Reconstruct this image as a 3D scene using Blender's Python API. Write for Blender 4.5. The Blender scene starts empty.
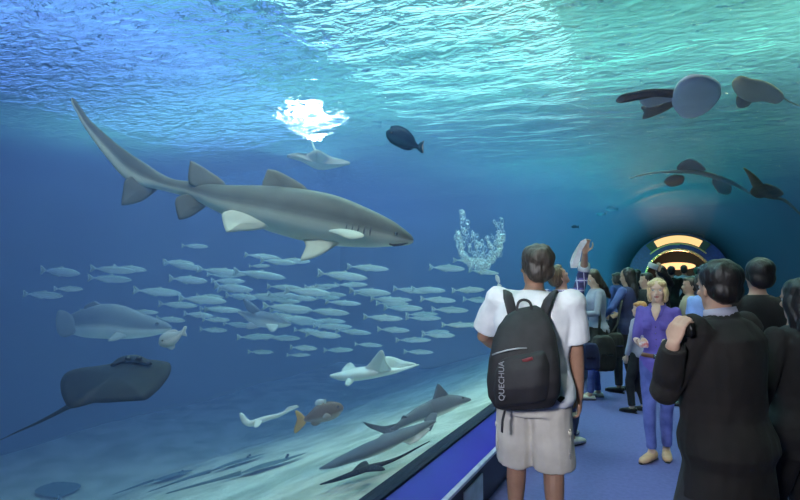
import bpy, bmesh, math, random
from mathutils import Vector, Matrix
from mathutils import noise as mnoise
random.seed(7)
PI = math.pi
C = bpy.context.scene.collection
F0 = 560.0
YAW = math.atan2(272, F0); PIT = math.atan2(22, F0)
CAM = Vector((0, 0, 1.6))
FWD = Vector((-math.sin(YAW)*math.cos(PIT), math.cos(YAW)*math.cos(PIT), math.sin(PIT)))
RGT = Vector((math.cos(YAW), math.sin(YAW), 0))
UPV = RGT.cross(FWD)
def P(px, py, d):
    return CAM + (FWD + RGT*((px-400)/F0) + UPV*((250-py)/F0))*d
def PZ(px, py, z):
    r = FWD + RGT*((px-400)/F0) + UPV*((250-py)/F0)
    return CAM + r*((z-CAM.z)/r.z)
def ground(px, d, z=0):
    p = P(px, 272, d); return Vector((p.x, p.y, z))

# ---------------------------------------------------------------- materials
def newmat(name):
    m = bpy.data.materials.new(name); m.use_nodes = True
    nt = m.node_tree; nt.nodes.clear()
    out = nt.nodes.new('ShaderNodeOutputMaterial')
    return m, nt, out
def rgba(c): return (c[0], c[1], c[2], 1)
def noise_fac(nt, scale, detail=4, coord='Object', stretch=(1,1,1)):
    tc = nt.nodes.new('ShaderNodeTexCoord'); mp = nt.nodes.new('ShaderNodeMapping')
    mp.inputs['Scale'].default_value = stretch
    nt.links.new(tc.outputs[coord], mp.inputs[0])
    n = nt.nodes.new('ShaderNodeTexNoise'); n.inputs['Scale'].default_value = scale
    n.inputs['Detail'].default_value = detail
    nt.links.new(mp.outputs[0], n.inputs['Vector'])
    return n
def ramp(nt, src, a, b, ca, cb):
    r = nt.nodes.new('ShaderNodeValToRGB')
    r.color_ramp.elements[0].position = a; r.color_ramp.elements[1].position = b
    r.color_ramp.elements[0].color = rgba(ca); r.color_ramp.elements[1].color = rgba(cb)
    nt.links.new(src, r.inputs[0]); return r
def bump(nt, src, strength, dist, bsdf):
    b = nt.nodes.new('ShaderNodeBump'); b.inputs['Strength'].default_value = strength
    b.inputs['Distance'].default_value = dist
    nt.links.new(src, b.inputs['Height']); nt.links.new(b.outputs[0], bsdf.inputs['Normal'])
    return b
def mat(name, c, c2=None, rough=.7, scale=12, bstr=.2, bdist=.01, metal=0, stretch=(1,1,1), spec=.5, sheen=0):
    m, nt, out = newmat(name)
    b = nt.nodes.new('ShaderNodeBsdfPrincipled')
    b.inputs['Roughness'].default_value = rough; b.inputs['Metallic'].default_value = metal
    b.inputs['Specular IOR Level'].default_value = spec
    b.inputs['Sheen Weight'].default_value = sheen
    nt.links.new(b.outputs[0], out.inputs[0])
    n = noise_fac(nt, scale, stretch=stretch)
    c2 = c2 or tuple(v*.75 for v in c)
    r = ramp(nt, n.outputs[0], .35, .65, c2, c)
    nt.links.new(r.outputs[0], b.inputs['Base Color'])
    if bstr: bump(nt, n.outputs[0], bstr, bdist, b)
    return m
def mat_pig(name, back, belly, mott=.8, scale=6, rough=.5, spot=None):
    """countershaded hide: attribute 'pig' is 0 on the back, 1 on the belly"""
    m, nt, out = newmat(name)
    b = nt.nodes.new('ShaderNodeBsdfPrincipled'); b.inputs['Roughness'].default_value = rough; b.inputs['Specular IOR Level'].default_value = .08
    nt.links.new(b.outputs[0], out.inputs[0])
    n = noise_fac(nt, scale)
    r = ramp(nt, n.outputs[0], .35, .7, tuple(v*mott for v in back), back)
    at = nt.nodes.new('ShaderNodeAttribute'); at.attribute_name = 'pig'
    r2 = ramp(nt, n.outputs[0], .3, .7, tuple(v*.9 for v in belly), belly)
    mx = nt.nodes.new('ShaderNodeMix'); mx.data_type = 'RGBA'
    nt.links.new(at.outputs['Fac'], mx.inputs[0])
    nt.links.new(r.outputs[0], mx.inputs[6]); nt.links.new(r2.outputs[0], mx.inputs[7])
    nt.links.new(mx.outputs[2], b.inputs['Base Color'])
    n2 = noise_fac(nt, scale*6); bump(nt, n2.outputs[0], .15, .01, b)
    return m
def emit(name, c, s):
    m, nt, out = newmat(name)
    e = nt.nodes.new('ShaderNodeEmission'); e.inputs[0].default_value = rgba(c); e.inputs[1].default_value = s
    nt.links.new(e.outputs[0], out.inputs[0]); return m

# ---------------------------------------------------------------- objects
def obj(name, bm, m=None, parent=None, smooth=True, recalc=True):
    if recalc: bmesh.ops.recalc_face_normals(bm, faces=bm.faces)
    me = bpy.data.meshes.new(name); bm.to_mesh(me); bm.free()
    if smooth:
        for p in me.polygons: p.use_smooth = True
    o = bpy.data.objects.new(name, me); C.objects.link(o)
    if m: me.materials.append(m)
    if parent: o.parent = parent
    return o
def tag(o, label, cat, group=None, kind=None):
    o['label'] = label; o['category'] = cat
    if group: o['group'] = group
    if kind: o['kind'] = kind
    return o
def thing(name, label, cat, loc=(0,0,0), rz=0, group=None):
    o = bpy.data.objects.new(name, None); C.objects.link(o)
    o.location = loc; o.rotation_euler = (0,0,rz); o.empty_display_size = .1
    return tag(o, label, cat, group)
def struct(name, bm, m, smooth=False, recalc=True):
    o = obj(name, bm, m, smooth=smooth, recalc=recalc); o['kind'] = 'structure'; return o
def box(bm, x0, y0, z0, x1, y1, z1):
    v = [bm.verts.new(p) for p in ((x0,y0,z0),(x1,y0,z0),(x1,y1,z0),(x0,y1,z0),(x0,y0,z1),(x1,y0,z1),(x1,y1,z1),(x0,y1,z1))]
    for f in ((0,3,2,1),(4,5,6,7),(0,1,5,4),(1,2,6,5),(2,3,7,6),(3,0,4,7)): bm.faces.new([v[i] for i in f])
    return v
def extrude_poly(bm, pts, y0, y1):
    """closed (x,z) loop extruded along y"""
    a = [bm.verts.new((x,y0,z)) for x,z in pts]; b = [bm.verts.new((x,y1,z)) for x,z in pts]
    n = len(pts)
    for i in range(n): bm.faces.new((a[i],a[(i+1)%n],b[(i+1)%n],b[i]))
    bm.faces.new(a); bm.faces.new(b[::-1])
def loft(bm, rings, cap=True):
    vs = [[bm.verts.new(p) for p in r] for r in rings]
    n = len(vs[0])
    for i in range(len(vs)-1):
        for j in range(n):
            bm.faces.new((vs[i][j], vs[i][(j+1)%n], vs[i+1][(j+1)%n], vs[i+1][j]))
    if cap:
        bm.faces.new(vs[0][::-1]); bm.faces.new(vs[-1])
    return vs
def frame(t, ref):
    t = t.normalized()
    u = ref - t*ref.dot(t)
    if u.length < 1e-4: u = Vector((1,0,0)) - t*t.x
    u.normalize(); return u, t.cross(u)
def tube(bm, pts, rad, n=12, ref=Vector((0,0,1)), cap=True):
    """rad: r or (ru, rw) per point; ru along ref"""
    pts = [Vector(p) for p in pts]; rings = []
    for i, p in enumerate(pts):
        t = pts[min(i+1,len(pts)-1)] - pts[max(i-1,0)]
        u, w = frame(t, ref if i == 0 else u)
        r = rad[i] if isinstance(rad, (list,tuple)) else rad
        ru, rw = r if isinstance(r, (list,tuple)) else (r, r)
        rings.append([p + u*ru*math.cos(2*PI*k/n) + w*rw*math.sin(2*PI*k/n) for k in range(n)])
    return loft(bm, rings, cap)
def ball(bm, c, r, sc=(1,1,1), sub=2, rot=None):
    g = bmesh.ops.create_icosphere(bm, subdivisions=sub, radius=r)
    M = Matrix.Diagonal((*sc,1))
    if rot is not None: M = rot.to_4x4() @ M
    M = Matrix.Translation(Vector(c)) @ M
    for v in g['verts']: v.co = M @ v.co
    return g['verts']
def chain(bm, pts, rad, n=14, ends=(True,True)):
    """round-ended tapering limb"""
    tube(bm, pts, rad, n)
    for i,(p,r) in enumerate(zip(pts, rad)):
        if (i == 0 and not ends[0]) or (i == len(pts)-1 and not ends[1]): continue
        ball(bm, p, r if not isinstance(r,(tuple,list)) else min(r), sub=2)
def crom(pts, k=4, closed=False):
    """catmull-rom through tuples"""
    n = len(pts); out = []
    rng = range(n if closed else n-1)
    for i in rng:
        p = [pts[(i+j-1) % n] if closed else pts[min(max(i+j-1,0),n-1)] for j in range(4)]
        for s in range(k):
            t = s/k
            out.append(tuple(.5*((2*b) + (c-a)*t + (2*a-5*b+4*c-d)*t*t + (3*b-a-3*c+d)*t**3) for a,b,c,d in zip(*p)))
    if not closed: out.append(tuple(pts[-1]))
    return out
TMP = bpy.data.scenes.new('workbench')
def baked(name, bm, m, parent, voxel, smooth=4, disp=0, dscale=.15, fac=.5):
    """union everything in bm into one continuous surface"""
    o = obj(name, bm, None, recalc=True)
    C.objects.unlink(o); TMP.collection.objects.link(o)
    md = o.modifiers.new('r', 'REMESH'); md.mode = 'VOXEL'; md.voxel_size = voxel; md.use_smooth_shade = True
    if smooth:
        ms = o.modifiers.new('s', 'SMOOTH'); ms.factor = fac; ms.iterations = smooth
    TMP.view_layers[0].update()
    dg = TMP.view_layers[0].depsgraph
    me = bpy.data.meshes.new_from_object(o.evaluated_get(dg))
    old = o.data; o.modifiers.clear(); TMP.collection.objects.unlink(o); C.objects.link(o); o.data = me; bpy.data.meshes.remove(old); me.name = name
    if disp:
        cos = [v.co.copy() for v in me.vertices]; nrs = [v.normal.copy() for v in me.vertices]; flat = []
        for co, nn in zip(cos, nrs):
            q = Vector((co.x, co.y, co.z*.55))/dscale
            h = mnoise.noise(q) + .5*mnoise.noise(q*2.3 + Vector((3,1,7)))
            flat.extend(co + nn*h*disp)
        me.vertices.foreach_set('co', flat); me.update()
    for p in me.polygons: p.use_smooth = True
    me.materials.clear(); me.materials.append(m)
    if parent: o.parent = parent
    return o

# ================================================================ SETTING
TC = (0.2, 1.3); TR = 1.75; TB = .45        # tunnel axis (x,z), radius, springing height
Y0, Y1 = -3.0, 24.0
ZW = 4.1
def arch(r, zb, n=48, c=TC):
    a0 = math.asin(max(-1,(zb - c[1])/r))
    return [(c[0] + r*math.cos(a), c[1] + r*math.sin(a)) for a in [PI - a0 + (2*a0 - PI)*k/n for k in range(n+1)]]  # left to right
def arch_strip(bm, ra, rb, zb, y0, y1, n=48):
    extrude_poly(bm, arch(ra, zb, n) + arch(rb, zb, n)[::-1], y0, y1)

# water body (closed volume round the tunnel)
mw, nt, out = newmat('tank_water')
sc_ = nt.nodes.new('ShaderNodeVolumeScatter'); sc_.inputs['Color'].default_value = (.30,.42,.95,1)
sc_.inputs['Density'].default_value = .046; sc_.inputs['Anisotropy'].default_value = .25
ab = nt.nodes.new('ShaderNodeVolumeAbsorption'); ab.inputs['Color'].default_value = (.16,.40,.75,1)
ab.inputs['Density'].default_value = .07
ad = nt.nodes.new('ShaderNodeAddShader')
nt.links.new(sc_.outputs[0], ad.inputs[0]); nt.links.new(ab.outputs[0], ad.inputs[1])
nt.links.new(ad.outputs[0], out.inputs['Volume'])
XL, XR, ZB = -15.0, 9.0, -4.6
bm = bmesh.new()
ro = arch(TR+.06, TB)
extrude_poly(bm, [(XL,ZB),(XL,ZW-.12),(XR,ZW-.12),(XR,ZB),(ro[-1][0],ZB)] + ro[::-1] + [(ro[0][0],ZB)], Y0, Y1)
wv = obj('water', bm, mw, smooth=False)
tag(wv, 'clear blue water filling the tank around the glass tunnel', 'water', kind='stuff')

# rippled water surface
m, nt, out = newmat('water_surface')
n1 = noise_fac(nt, 4.2, 4, stretch=(1.0,1.9,1)); n1.inputs['Distortion'].default_value = .9
geo = None
bp = nt.nodes.new('ShaderNodeBump'); bp.inputs['Strength'].default_value = 1; bp.inputs['Distance'].default_value = .6
nt.links.new(n1.outputs[0], bp.inputs['Height'])
tr = nt.nodes.new('ShaderNodeBsdfTransparent'); tr.inputs[0].default_value = (.9,.96,1,1)
rf = nt.nodes.new('ShaderNodeBsdfRefraction'); rf.inputs['IOR'].default_value = 1.13; rf.inputs['Roughness'].default_value = .02
tl = nt.nodes.new('ShaderNodeBsdfTranslucent'); tl.inputs[0].default_value = (.25,.75,.85,1)
gl = nt.nodes.new('ShaderNodeBsdfGlossy'); gl.inputs['Roughness'].default_value = .12; gl.inputs[0].default_value = (.9,.95,1,1)
for s in (rf, tl, gl): nt.links.new(bp.outputs[0], s.inputs['Normal'])
lw = nt.nodes.new('ShaderNodeLayerWeight'); lw.inputs[0].default_value = .45
nt.links.new(bp.outputs[0], lw.inputs['Normal'])
m1 = nt.nodes.new('ShaderNodeMixShader'); m1.inputs[0].default_value = .75
nt.links.new(tr.outputs[0], m1.inputs[1]); nt.links.new(rf.outputs[0], m1.inputs[2])
m2 = nt.nodes.new('ShaderNodeMixShader'); m2.inputs[0].default_value = .10
nt.links.new(m1.outputs[0], m2.inputs[1]); nt.links.new(tl.outputs[0], m2.inputs[2])
m3 = nt.nodes.new('ShaderNodeMixShader')
rr = nt.nodes.new('ShaderNodeMapRange'); rr.inputs[1].default_value = .55; rr.inputs[2].default_value = .82; rr.inputs[3].default_value = .03; rr.inputs[4].default_value = .97
nt.links.new(lw.outputs['Facing'], rr.inputs[0]); nt.links.new(rr.outputs[0], m3.inputs[0])
nt.links.new(m2.outputs[0], m3.inputs[1]); nt.links.new(gl.outputs[0], m3.inputs[2])
nt.links.new(m3.outputs[0], out.inputs[0])
bm = bmesh.new()
NX, NY = 200, 240
g = []
for i in range(NX+1):
    row = []
    for j in range(NY+1):
        x = XL + (XR-XL)*i/NX; y = Y0 + (Y1-Y0)*j/NY
        q = Vector((x*1.1, y*2.2, 0))
        z = ZW + .045*mnoise.noise(q) + .03*mnoise.noise(q*2.1 + Vector((5,5,0)))
        row.append(bm.verts.new((x,y,z)))
    g.append(row)
for i in range(NX):
    for j in range(NY): bm.faces.new((g[i][j], g[i][j+1], g[i+1][j+1], g[i+1][j]))
ws = obj('water_surface', bm, m, recalc=False)
tag(ws, 'rippled water surface seen from below over the tank', 'water surface', kind='stuff')

# tank shell
m_tank = mat('tank_paint', (.010,.03,.07), (.007,.022,.055), rough=.9, scale=.6, bstr=.1)
m_rockwall = mat('rock_wall', (.10,.13,.09), (.03,.06,.05), rough=.95, scale=1.2, bstr=.6, bdist=.2)
m_ceil = mat('hall_ceiling', (.22,.26,.24), (.05,.07,.065), rough=.9, scale=.45, bstr=0)
bm = bmesh.new(); box(bm, XL-.3, Y0-.3, ZB-.3, XL-.02, Y1+.3, 8); struct('wall_left', bm, m_tank)
bm = bmesh.new(); box(bm, XR+.02, Y0-.3, ZB-.3, XR+.3, Y1+.3, 8); struct('wall_right', bm, m_rockwall)
bm = bmesh.new(); box(bm, XL-.3, Y0-.3, 7.8, XR+.3, Y1+.3, 8); struct('ceiling', bm, m_ceil)
def endwall(name, y0, y1, m):
    bm = bmesh.new(); r = arch(TR+.0, 0.0)
    extrude_poly(bm, [(XL,ZB),(XL,8),(XR,8),(XR,ZB),(r[-1][0],ZB)] + r[::-1] + [(r[0][0],ZB)], y0, y1)
    return struct(name, bm, m)
endwall('wall_back', Y1+.01, Y1+.3, m_tank)
bm = bmesh.new(); box(bm, XL, Y0-.3, ZB, XR, Y0-.02, 8); struct('wall_front', bm, m_tank)

# sand bed
m_sand, nt, out = newmat('sand')
b = nt.nodes.new('ShaderNodeBsdfPrincipled'); b.inputs['Roughness'].default_value = .95
n = noise_fac(nt, 1.3, 6); r = ramp(nt, n.outputs[0], .38, .62, (.50,.52,.42), (.86,.86,.74))
nt.links.new(r.outputs[0], b.inputs['Base Color'])
n2 = noise_fac(nt, 9, 5, stretch=(1,2.5,1)); bump(nt, n2.outputs[0], .5, .05, b)
nt.links.new(b.outputs[0], out.inputs[0])
def sandz(x, y):
    s = -x if x < 0 else x-.4
    t = max(0, min(1.6, (s-1.4)/5.5))
    return .30 - 2.1*(t**.9) + .10*mnoise.noise(Vector((x*.5,y*.5,0))) + .03*mnoise.noise(Vector((x*2,y*2,3)))
for side, xa, xb in (('left', XL, ro[0][0]-.02), ('right', ro[-1][0]+.02, XR)):
    bm = bmesh.new(); g = []
    for i in range(81):
        row = []
        for j in range(121):
            x = xa + (xb-xa)*i/80; y = Y0 + (Y1-Y0)*j/120
            row.append(bm.verts.new((x,y,sandz(x,y))))
        g.append(row)
    for i in range(80):
        for j in range(120): bm.faces.new((g[i][j], g[i+1][j], g[i+1][j+1], g[i][j+1]))
    so = obj('sand_bed', bm, m_sand, recalc=False)
    tag(so, 'pale rippled sand on the tank bottom %s of the tunnel' % side, 'sand', kind='stuff')

# acrylic tunnel
m_acr, nt, out = newmat('acrylic')
tr = nt.nodes.new('ShaderNodeBsdfTransparent'); tr.inputs[0].default_value = (.985,.995,.99,1)
gl = nt.nodes.new('ShaderNodeBsdfGlossy'); gl.inputs['Roughness'].default_value = .14
lwa = nt.nodes.new('ShaderNodeLayerWeight'); lwa.inputs[0].default_value = .5
pw = nt.nodes.new('ShaderNodeMath'); pw.operation = 'POWER'; pw.inputs[1].default_value = 4.5
nt.links.new(lwa.outputs['Facing'], pw.inputs[0])
fr = nt.nodes.new('ShaderNodeMapRange'); fr.inputs[3].default_value = .012; fr.inputs[4].default_value = .09
nt.links.new(pw.outputs[0], fr.inputs[0])
n = noise_fac(nt, 1.2, 3, stretch=(1,.4,1))
b = nt.nodes.new('ShaderNodeBump'); b.inputs['Strength'].default_value = .10; b.inputs['Distance'].default_value = .05
nt.links.new(n.outputs[0], b.inputs['Height']); nt.links.new(b.outputs[0], gl.inputs['Normal']); nt.links.new(b.outputs[0], lwa.inputs['Normal'])
mx = nt.nodes.new('ShaderNodeMixShader')
nt.links.new(fr.outputs[0], mx.inputs[0]); nt.links.new(tr.outputs[0], mx.inputs[1]); nt.links.new(gl.outputs[0], mx.inputs[2])
nt.links.new(mx.outputs[0], out.inputs[0])
bm = bmesh.new()
pr = arch(TR, TB, 64)
va = [bm.verts.new((x,Y0,z)) for x,z in pr]; vb = [bm.verts.new((x,Y1,z)) for x,z in pr]
for i in range(len(pr)-1): bm.faces.new((va[i],va[i+1],vb[i+1],vb[i]))
ac = struct('window_1', bm, m_acr, smooth=True, recalc=False)
md = ac.modifiers.new('t','SOLIDIFY'); md.thickness = .04; md.offset = -1

# floor, ledges
m_floor = mat('blue_carpet', (.11,.115,.34), (.09,.095,.28), rough=.75, scale=30, bstr=.15, bdist=.005)
m_kick = mat('dark_plinth', (.02,.025,.05), rough=.5, bstr=0)
m_blue = mat('blue_ledge', (.05,.03,.44), (.04,.025,.38), rough=.32, scale=3, bstr=0)
m_edge = mat('ledge_edging', (.55,.58,.75), rough=.3, bstr=0)
m_trim = mat('dark_seal', (.012,.016,.04), rough=.7, bstr=0, spec=.2)
bm = bmesh.new(); box(bm, -1.35, Y0, -.1, 1.75, 27.5, 0); struct('floor', bm, m_floor)
for sgn, nm in ((1,'left'), (-1,'right')):
    X = lambda x: TC[0] + sgn*(x-TC[0])
    def strip(name, pts, mm):
        bm = bmesh.new(); extrude_poly(bm, [(X(x),z) for x,z in pts], Y0, Y1); return struct(name, bm, mm)
    strip('baseboard_'+nm, [(-1.45,-.1),(-1.21,-.1),(-1.21,.06),(-1.19,.06),(-1.19,.0),(-1.15,0),(-1.15,.325),(-1.45,.325)] if False else [(-1.45,-.1),(-1.21,-.1),(-1.19,0),(-1.19,.05),(-1.16,.07),(-1.16,.325),(-1.45,.325)], m_kick)
    strip('trim_%d' % (1 if sgn>0 else 2), [(-1.45,.327),(-1.135,.327),(-1.135,.345),(-1.15,.352),(-1.45,.352)], m_edge)
    strip('trim_%d' % (3 if sgn>0 else 4), [(-1.45,.354),(-1.16,.354),(-1.34,.445),(-1.45,.445)], m_blue)
    strip('trim_%d' % (5 if sgn>0 else 6), [(-1.52,.30),(-1.45,.30),(-1.45,.447),(-1.335,.447),(-1.335,.462),(-1.36,.468),(-1.44,.44),(-1.52,.30)], m_trim)
# white notice panel on plinth
bm = bmesh.new()
box(bm, -1.156, 3.25, .10, -1.148, 3.62, .27)
o = obj('notice_panel', bm, mat('pale_panel', (.55,.62,.70), rough=.4, bstr=0), smooth=False)
tag(o, 'small pale rectangular panel on the dark plinth below the blue ledge', 'panel')

# portal at the tunnel's end
m_pblue = mat('portal_blue', (.02,.03,.28), (.015,.02,.2), rough=.35, bstr=0)
m_pdark = mat('portal_dark', (.015,.015,.02), rough=.6, bstr=0)
bm = bmesh.new(); arch_strip(bm, TR+.02, 1.18, 0, Y1-.25, Y1+.05); struct('door_1', bm, m_pblue)
bm = bmesh.new(); arch_strip(bm, 1.19, 1.12, 0, Y1-.32, Y1+.1); o = struct('trim_7', bm, mat('brass_rim', (.55,.35,.15), rough=.25, metal=.8, bstr=0))
bm = bmesh.new(); extrude_poly(bm, arch(TR+.02, -.1), Y1+3.5, Y1+3.6); struct('wall_far', bm, m_pdark)
bm = bmesh.new(); arch_strip(bm, TR+.1, TR, -.1, Y1+.31, Y1+3.5); struct('ceiling_hall', bm, mat('warm_hall', (.25,.14,.08), rough=.5, bstr=0))
m_refl_glow = emit('refl_glow', (1,.62,.26), 1.3)
m_brass = mat('brass', (.6,.38,.15), rough=.3, metal=.6, bstr=0)
m_warm = emit('warm_lamp', (1,.58,.25), 1.7)
m_fix = mat('lamp_housing', (.05,.05,.05), rough=.4, bstr=0)
def ceil_lamp(x, y, z, w, l, label):
    t = thing('ceiling_light', label, 'lamp', (x,y,z))
    bm = bmesh.new(); box(bm, -w/2-.05, -l/2-.05, 0, w/2+.05, l/2+.05, .06); obj('housing', bm, m_fix, t, smooth=False)
    bm = bmesh.new(); box(bm, -w/2, -l/2, -.03, w/2, l/2, -.002); obj('diffuser', bm, m_warm, t, smooth=False)
    return t
t = thing('wall_glow', 'warm oval lamp glowing inside the arch at the tunnel end', 'lamp', (.2,Y1+3.48,1.86))
bm = bmesh.new(); rg = [[V_ for V_ in [Vector((.75*f*math.cos(2*PI*k/32), y, .17*f*math.sin(2*PI*k/32))) for k in range(32)]] for f,y in ((1.05,0),(1.05,-.04),(.98,-.05))]; loft(bm, rg); obj('housing', bm, m_fix, t)
bm = bmesh.new(); rg = [[Vector((.75*f*math.cos(2*PI*k/32), y, .17*f*math.sin(2*PI*k/32))) for k in range(32)] for f,y in ((.96,-.052),(.9,-.08),(.5,-.12))]; loft(bm, rg); obj('diffuser', bm, m_warm, t)
t = thing('wall_glow', 'curved warm glowing panel standing in for a lamp reflection above the blue arch at the tunnel end', 'lamp', (.2,Y1-.36,0))  # glowing panel added in place of a lamp's reflection in the acrylic
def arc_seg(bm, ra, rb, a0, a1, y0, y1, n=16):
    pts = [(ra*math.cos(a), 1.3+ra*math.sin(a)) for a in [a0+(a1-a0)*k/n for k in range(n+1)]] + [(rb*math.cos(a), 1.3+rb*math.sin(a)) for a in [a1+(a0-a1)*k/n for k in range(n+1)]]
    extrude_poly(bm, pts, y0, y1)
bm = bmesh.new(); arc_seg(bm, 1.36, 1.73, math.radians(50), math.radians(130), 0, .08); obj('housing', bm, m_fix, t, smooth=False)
bm = bmesh.new(); arc_seg(bm, 1.42, 1.68, math.radians(60), math.radians(119), -.04, -.002); obj('diffuser', bm, m_refl_glow, t, smooth=False)
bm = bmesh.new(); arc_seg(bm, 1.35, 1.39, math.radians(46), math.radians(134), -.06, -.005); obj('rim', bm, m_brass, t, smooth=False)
bm = bmesh.new(); box(bm, -.17, Y1-.30, 2.62, .27, Y1-.26, 2.72)
o = obj('sign', bm, mat('sign_grey', (.35,.4,.45), rough=.5, bstr=0), smooth=False); tag(o, 'small grey sign plate on the blue arch at the tunnel end', 'sign')
#PART2
# ================================================================ SEA ANIMALS
def pigset(me, vals):
    a = me.attributes.new('pig', 'FLOAT', 'POINT')
    a.data.foreach_set('value', vals)
class Beast:
    """one continuous body (trunk and fins) built round its own centre"""
    def __init__(s, d, c):
        s.d = d; s.c = P(c[0], c[1], d); s.bm = bmesh.new(); s.lay = s.bm.verts.layers.float.new('pig')
    def L(s, px, py, dd=0): return P(px, py, s.d+dd) - s.c
    def trunk(s, st, n=20, split=-.3, soft=.25, k=3, pig=None, box_=1.0):
        st = crom(st, k)
        pts = [s.L(a[0], a[1], a[4]) for a in st]; rings = []
        for i, a in enumerate(st):
            t = (pts[min(i+1,len(pts)-1)] - pts[max(i-1,0)])
            u, w = frame(t, UPV)
            pp = (s.d + a[4])/F0
            rings.append([pts[i] + u*max(a[2],.3)*pp*math.copysign(abs(math.cos(2*PI*q/n))**box_, math.cos(2*PI*q/n)) + w*max(a[3],.3)*pp*math.sin(2*PI*q/n) for q in range(n)])
        vs = loft(s.bm, rings)
        for r in vs:
            for q, v in enumerate(r):
                cz = math.cos(2*PI*q/n)
                v[s.lay] = pig if pig is not None else max(0, min(1, (split - cz)/soft + .5))
    def lens(s, outline, th, pig=0, rings=5, k=3, cen=None, prof=.5, tilt=None, both=None):
        """blade or disc with real thickness: outline [(px,py,dd)], th metres at centre; 'both' = pigs of near/far side"""
        ol = crom([tuple(o) if len(o) == 3 else (o[0],o[1],0) for o in outline], k, True) if k > 1 else [tuple(o) if len(o)==3 else (o[0],o[1],0) for o in outline]
        if tilt: ol = [(a,b,c+tilt(a,b)) for a,b,c in ol]
        pts = [s.L(*o) for o in ol]
        if cen is None: cen = sum(pts, Vector())/len(pts)
        else: cen = s.L(*cen)
        nrm = Vector()
        for i in range(len(pts)): nrm += (pts[i]-cen).cross(pts[(i+1)%len(pts)]-cen)
        nrm.normalize()
        if nrm.dot(FWD) > 0: nrm = -nrm       # towards the glass
        pn, pf = both if both else (pig, pig)
        for sg, pv in ((1,pn),(-1,pf)):
            prev = None
            for q in range(rings+1):
                t = 1 - q/rings
                if q == rings:
                    v = s.bm.verts.new(cen + nrm*th*.5*sg); v[s.lay] = pv
                    for i in range(len(pts)): s.bm.faces.new((prev[i], prev[(i+1)%len(pts)], v))
                else:
                    hh = th*.5*max(.06,(1-t**2))**prof*sg
                    row = [s.bm.verts.new(cen + (p-cen)*t + nrm*hh) for p in pts]
                    for v in row: v[s.lay] = pv
                    if prev:
                        for i in range(len(pts)): s.bm.faces.new((prev[i], prev[(i+1)%len(pts)], row[(i+1)%len(pts)], row[i]))
                    prev = row
                    if q == 0: 
                        if sg == 1: first = row
                        else:
                            for i in range(len(pts)): s.bm.faces.new((first[i], first[(i+1)%len(pts)], row[(i+1)%len(pts)], row[i]))
    def done(s, name, label, cat, m, eyes=(), eye_r=.02, eye_m=None, group=None, extra=None):
        t = thing(name, label, cat, s.c, group=group)
        o = obj('body', s.bm, m, t)
        for e in eyes:
            bm = bmesh.new(); ball(bm, s.L(*e), eye_r, sub=2); obj('eye', bm, eye_m or m_eye, t)
        if extra: extra(s, t)
        return t
m_eye = mat('fish_eye', (.01,.01,.012), rough=.15, bstr=0)
m_eyel = mat('pale_eye', (.5,.5,.4), rough=.2, bstr=0)
m_shark = mat_pig('shark_hide', (.18,.18,.155), (.78,.80,.68), rough=.45)
m_shark2 = mat_pig('grey_hide', (.17,.19,.22), (.75,.78,.74), rough=.5)
m_pale = mat_pig('pale_hide', (.55,.60,.58), (.85,.88,.85), rough=.5)
m_dark = mat_pig('dark_hide', (.028,.028,.028), (.30,.30,.28), rough=.5, mott=.55, scale=9)
m_lilac = mat_pig('lilac_hide', (.04,.04,.05), (.88,.84,.95), rough=.5)
m_fin = mat('fin_dark', (.06,.06,.07), rough=.6)

# --- big sand tiger shark
b = Beast(4.7, (255,205))
b.trunk([(72,98,.8,.5,.35),(75,104,3.2,1,.35),(80,112,3.6,1.2,.33),(86,122,4.5,1.5,.32),(97,135,6.5,1.8,.3),(112,151,9,2.2,.28),(128,166,12,3,.24),(143,175,11.5,4,.2),(158,181,8.2,5.2,.17),(173,186,6.8,6,.12),(190,189.5,8.3,7,.1),
 (206,194,10.8,8.5,.05),(225,199.5,14.8,11,0),(245,203.5,18.6,14,0),(265,207,21.8,17,0),(285,211,24.3,19,0),(305,215,25.6,20,0),(325,219,25.6,20,0),(343,223,23.8,19,0),(360,227,20.6,17,0),(375,230.5,17.4,15,0),(388,233.5,13.8,13,0),(398,236.5,10.3,11,0),(406,238.8,7,8.5,0),(411,240,4.3,5.5,0),(413.5,240.3,1.5,2,0)], n=28, split=-.12, soft=.35)
b.lens([(262,186,0),(267,171,.01),(270,169.5,.01),(280,172,0),(303,185,0),(306,192,0),(285,196,0),(266,192,0)], .05, pig=.1)
b.lens([(189,184,.02),(190,163,.03),(193,161.5,.03),(203,167,.02),(222,180,.02),(224,186,.02),(205,188,.02)], .035, pig=.1)
b.lens([(176,198,.05),(178,217,.02),(181,219.5,.02),(190,217,.03),(201,210,.05),(208,203,.05),(196,194,.05)], .03, pig=.0)
b.lens([(127,178,.2),(123,192,.2),(121.5,203,.18),(124,205.5,.18),(140,202,.2),(152,194,.2),(161,185,.2),(148,176,.2)], .03, pig=.0)
b.lens([(224,212,-.1),(223,222,-.14),(226,231,-.2),(229,232,-.2),(240,231,-.15),(262,229,-.1),(272,222,-.08),(250,210,-.08)], .03, pig=.9)
b.lens([(226,212,.1),(232,222,.14),(245,228,.16),(262,224,.1),(250,212,.1)], .03, pig=.2)
b.lens([(303,236,-.02),(306,246,-.1),(301,258,-.18),(303,260.5,-.2),(318,256,-.18),(333,247,-.1),(346,238,-.05),(325,230,-.02)], .04, pig=.85)
b.lens([(329,231,-.17),(338,235,-.23),(350,239.5,-.30),(361,238,-.32),(364,235,-.30),(355,231,-.24),(341,229,-.18)], .035, pig=1)
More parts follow.
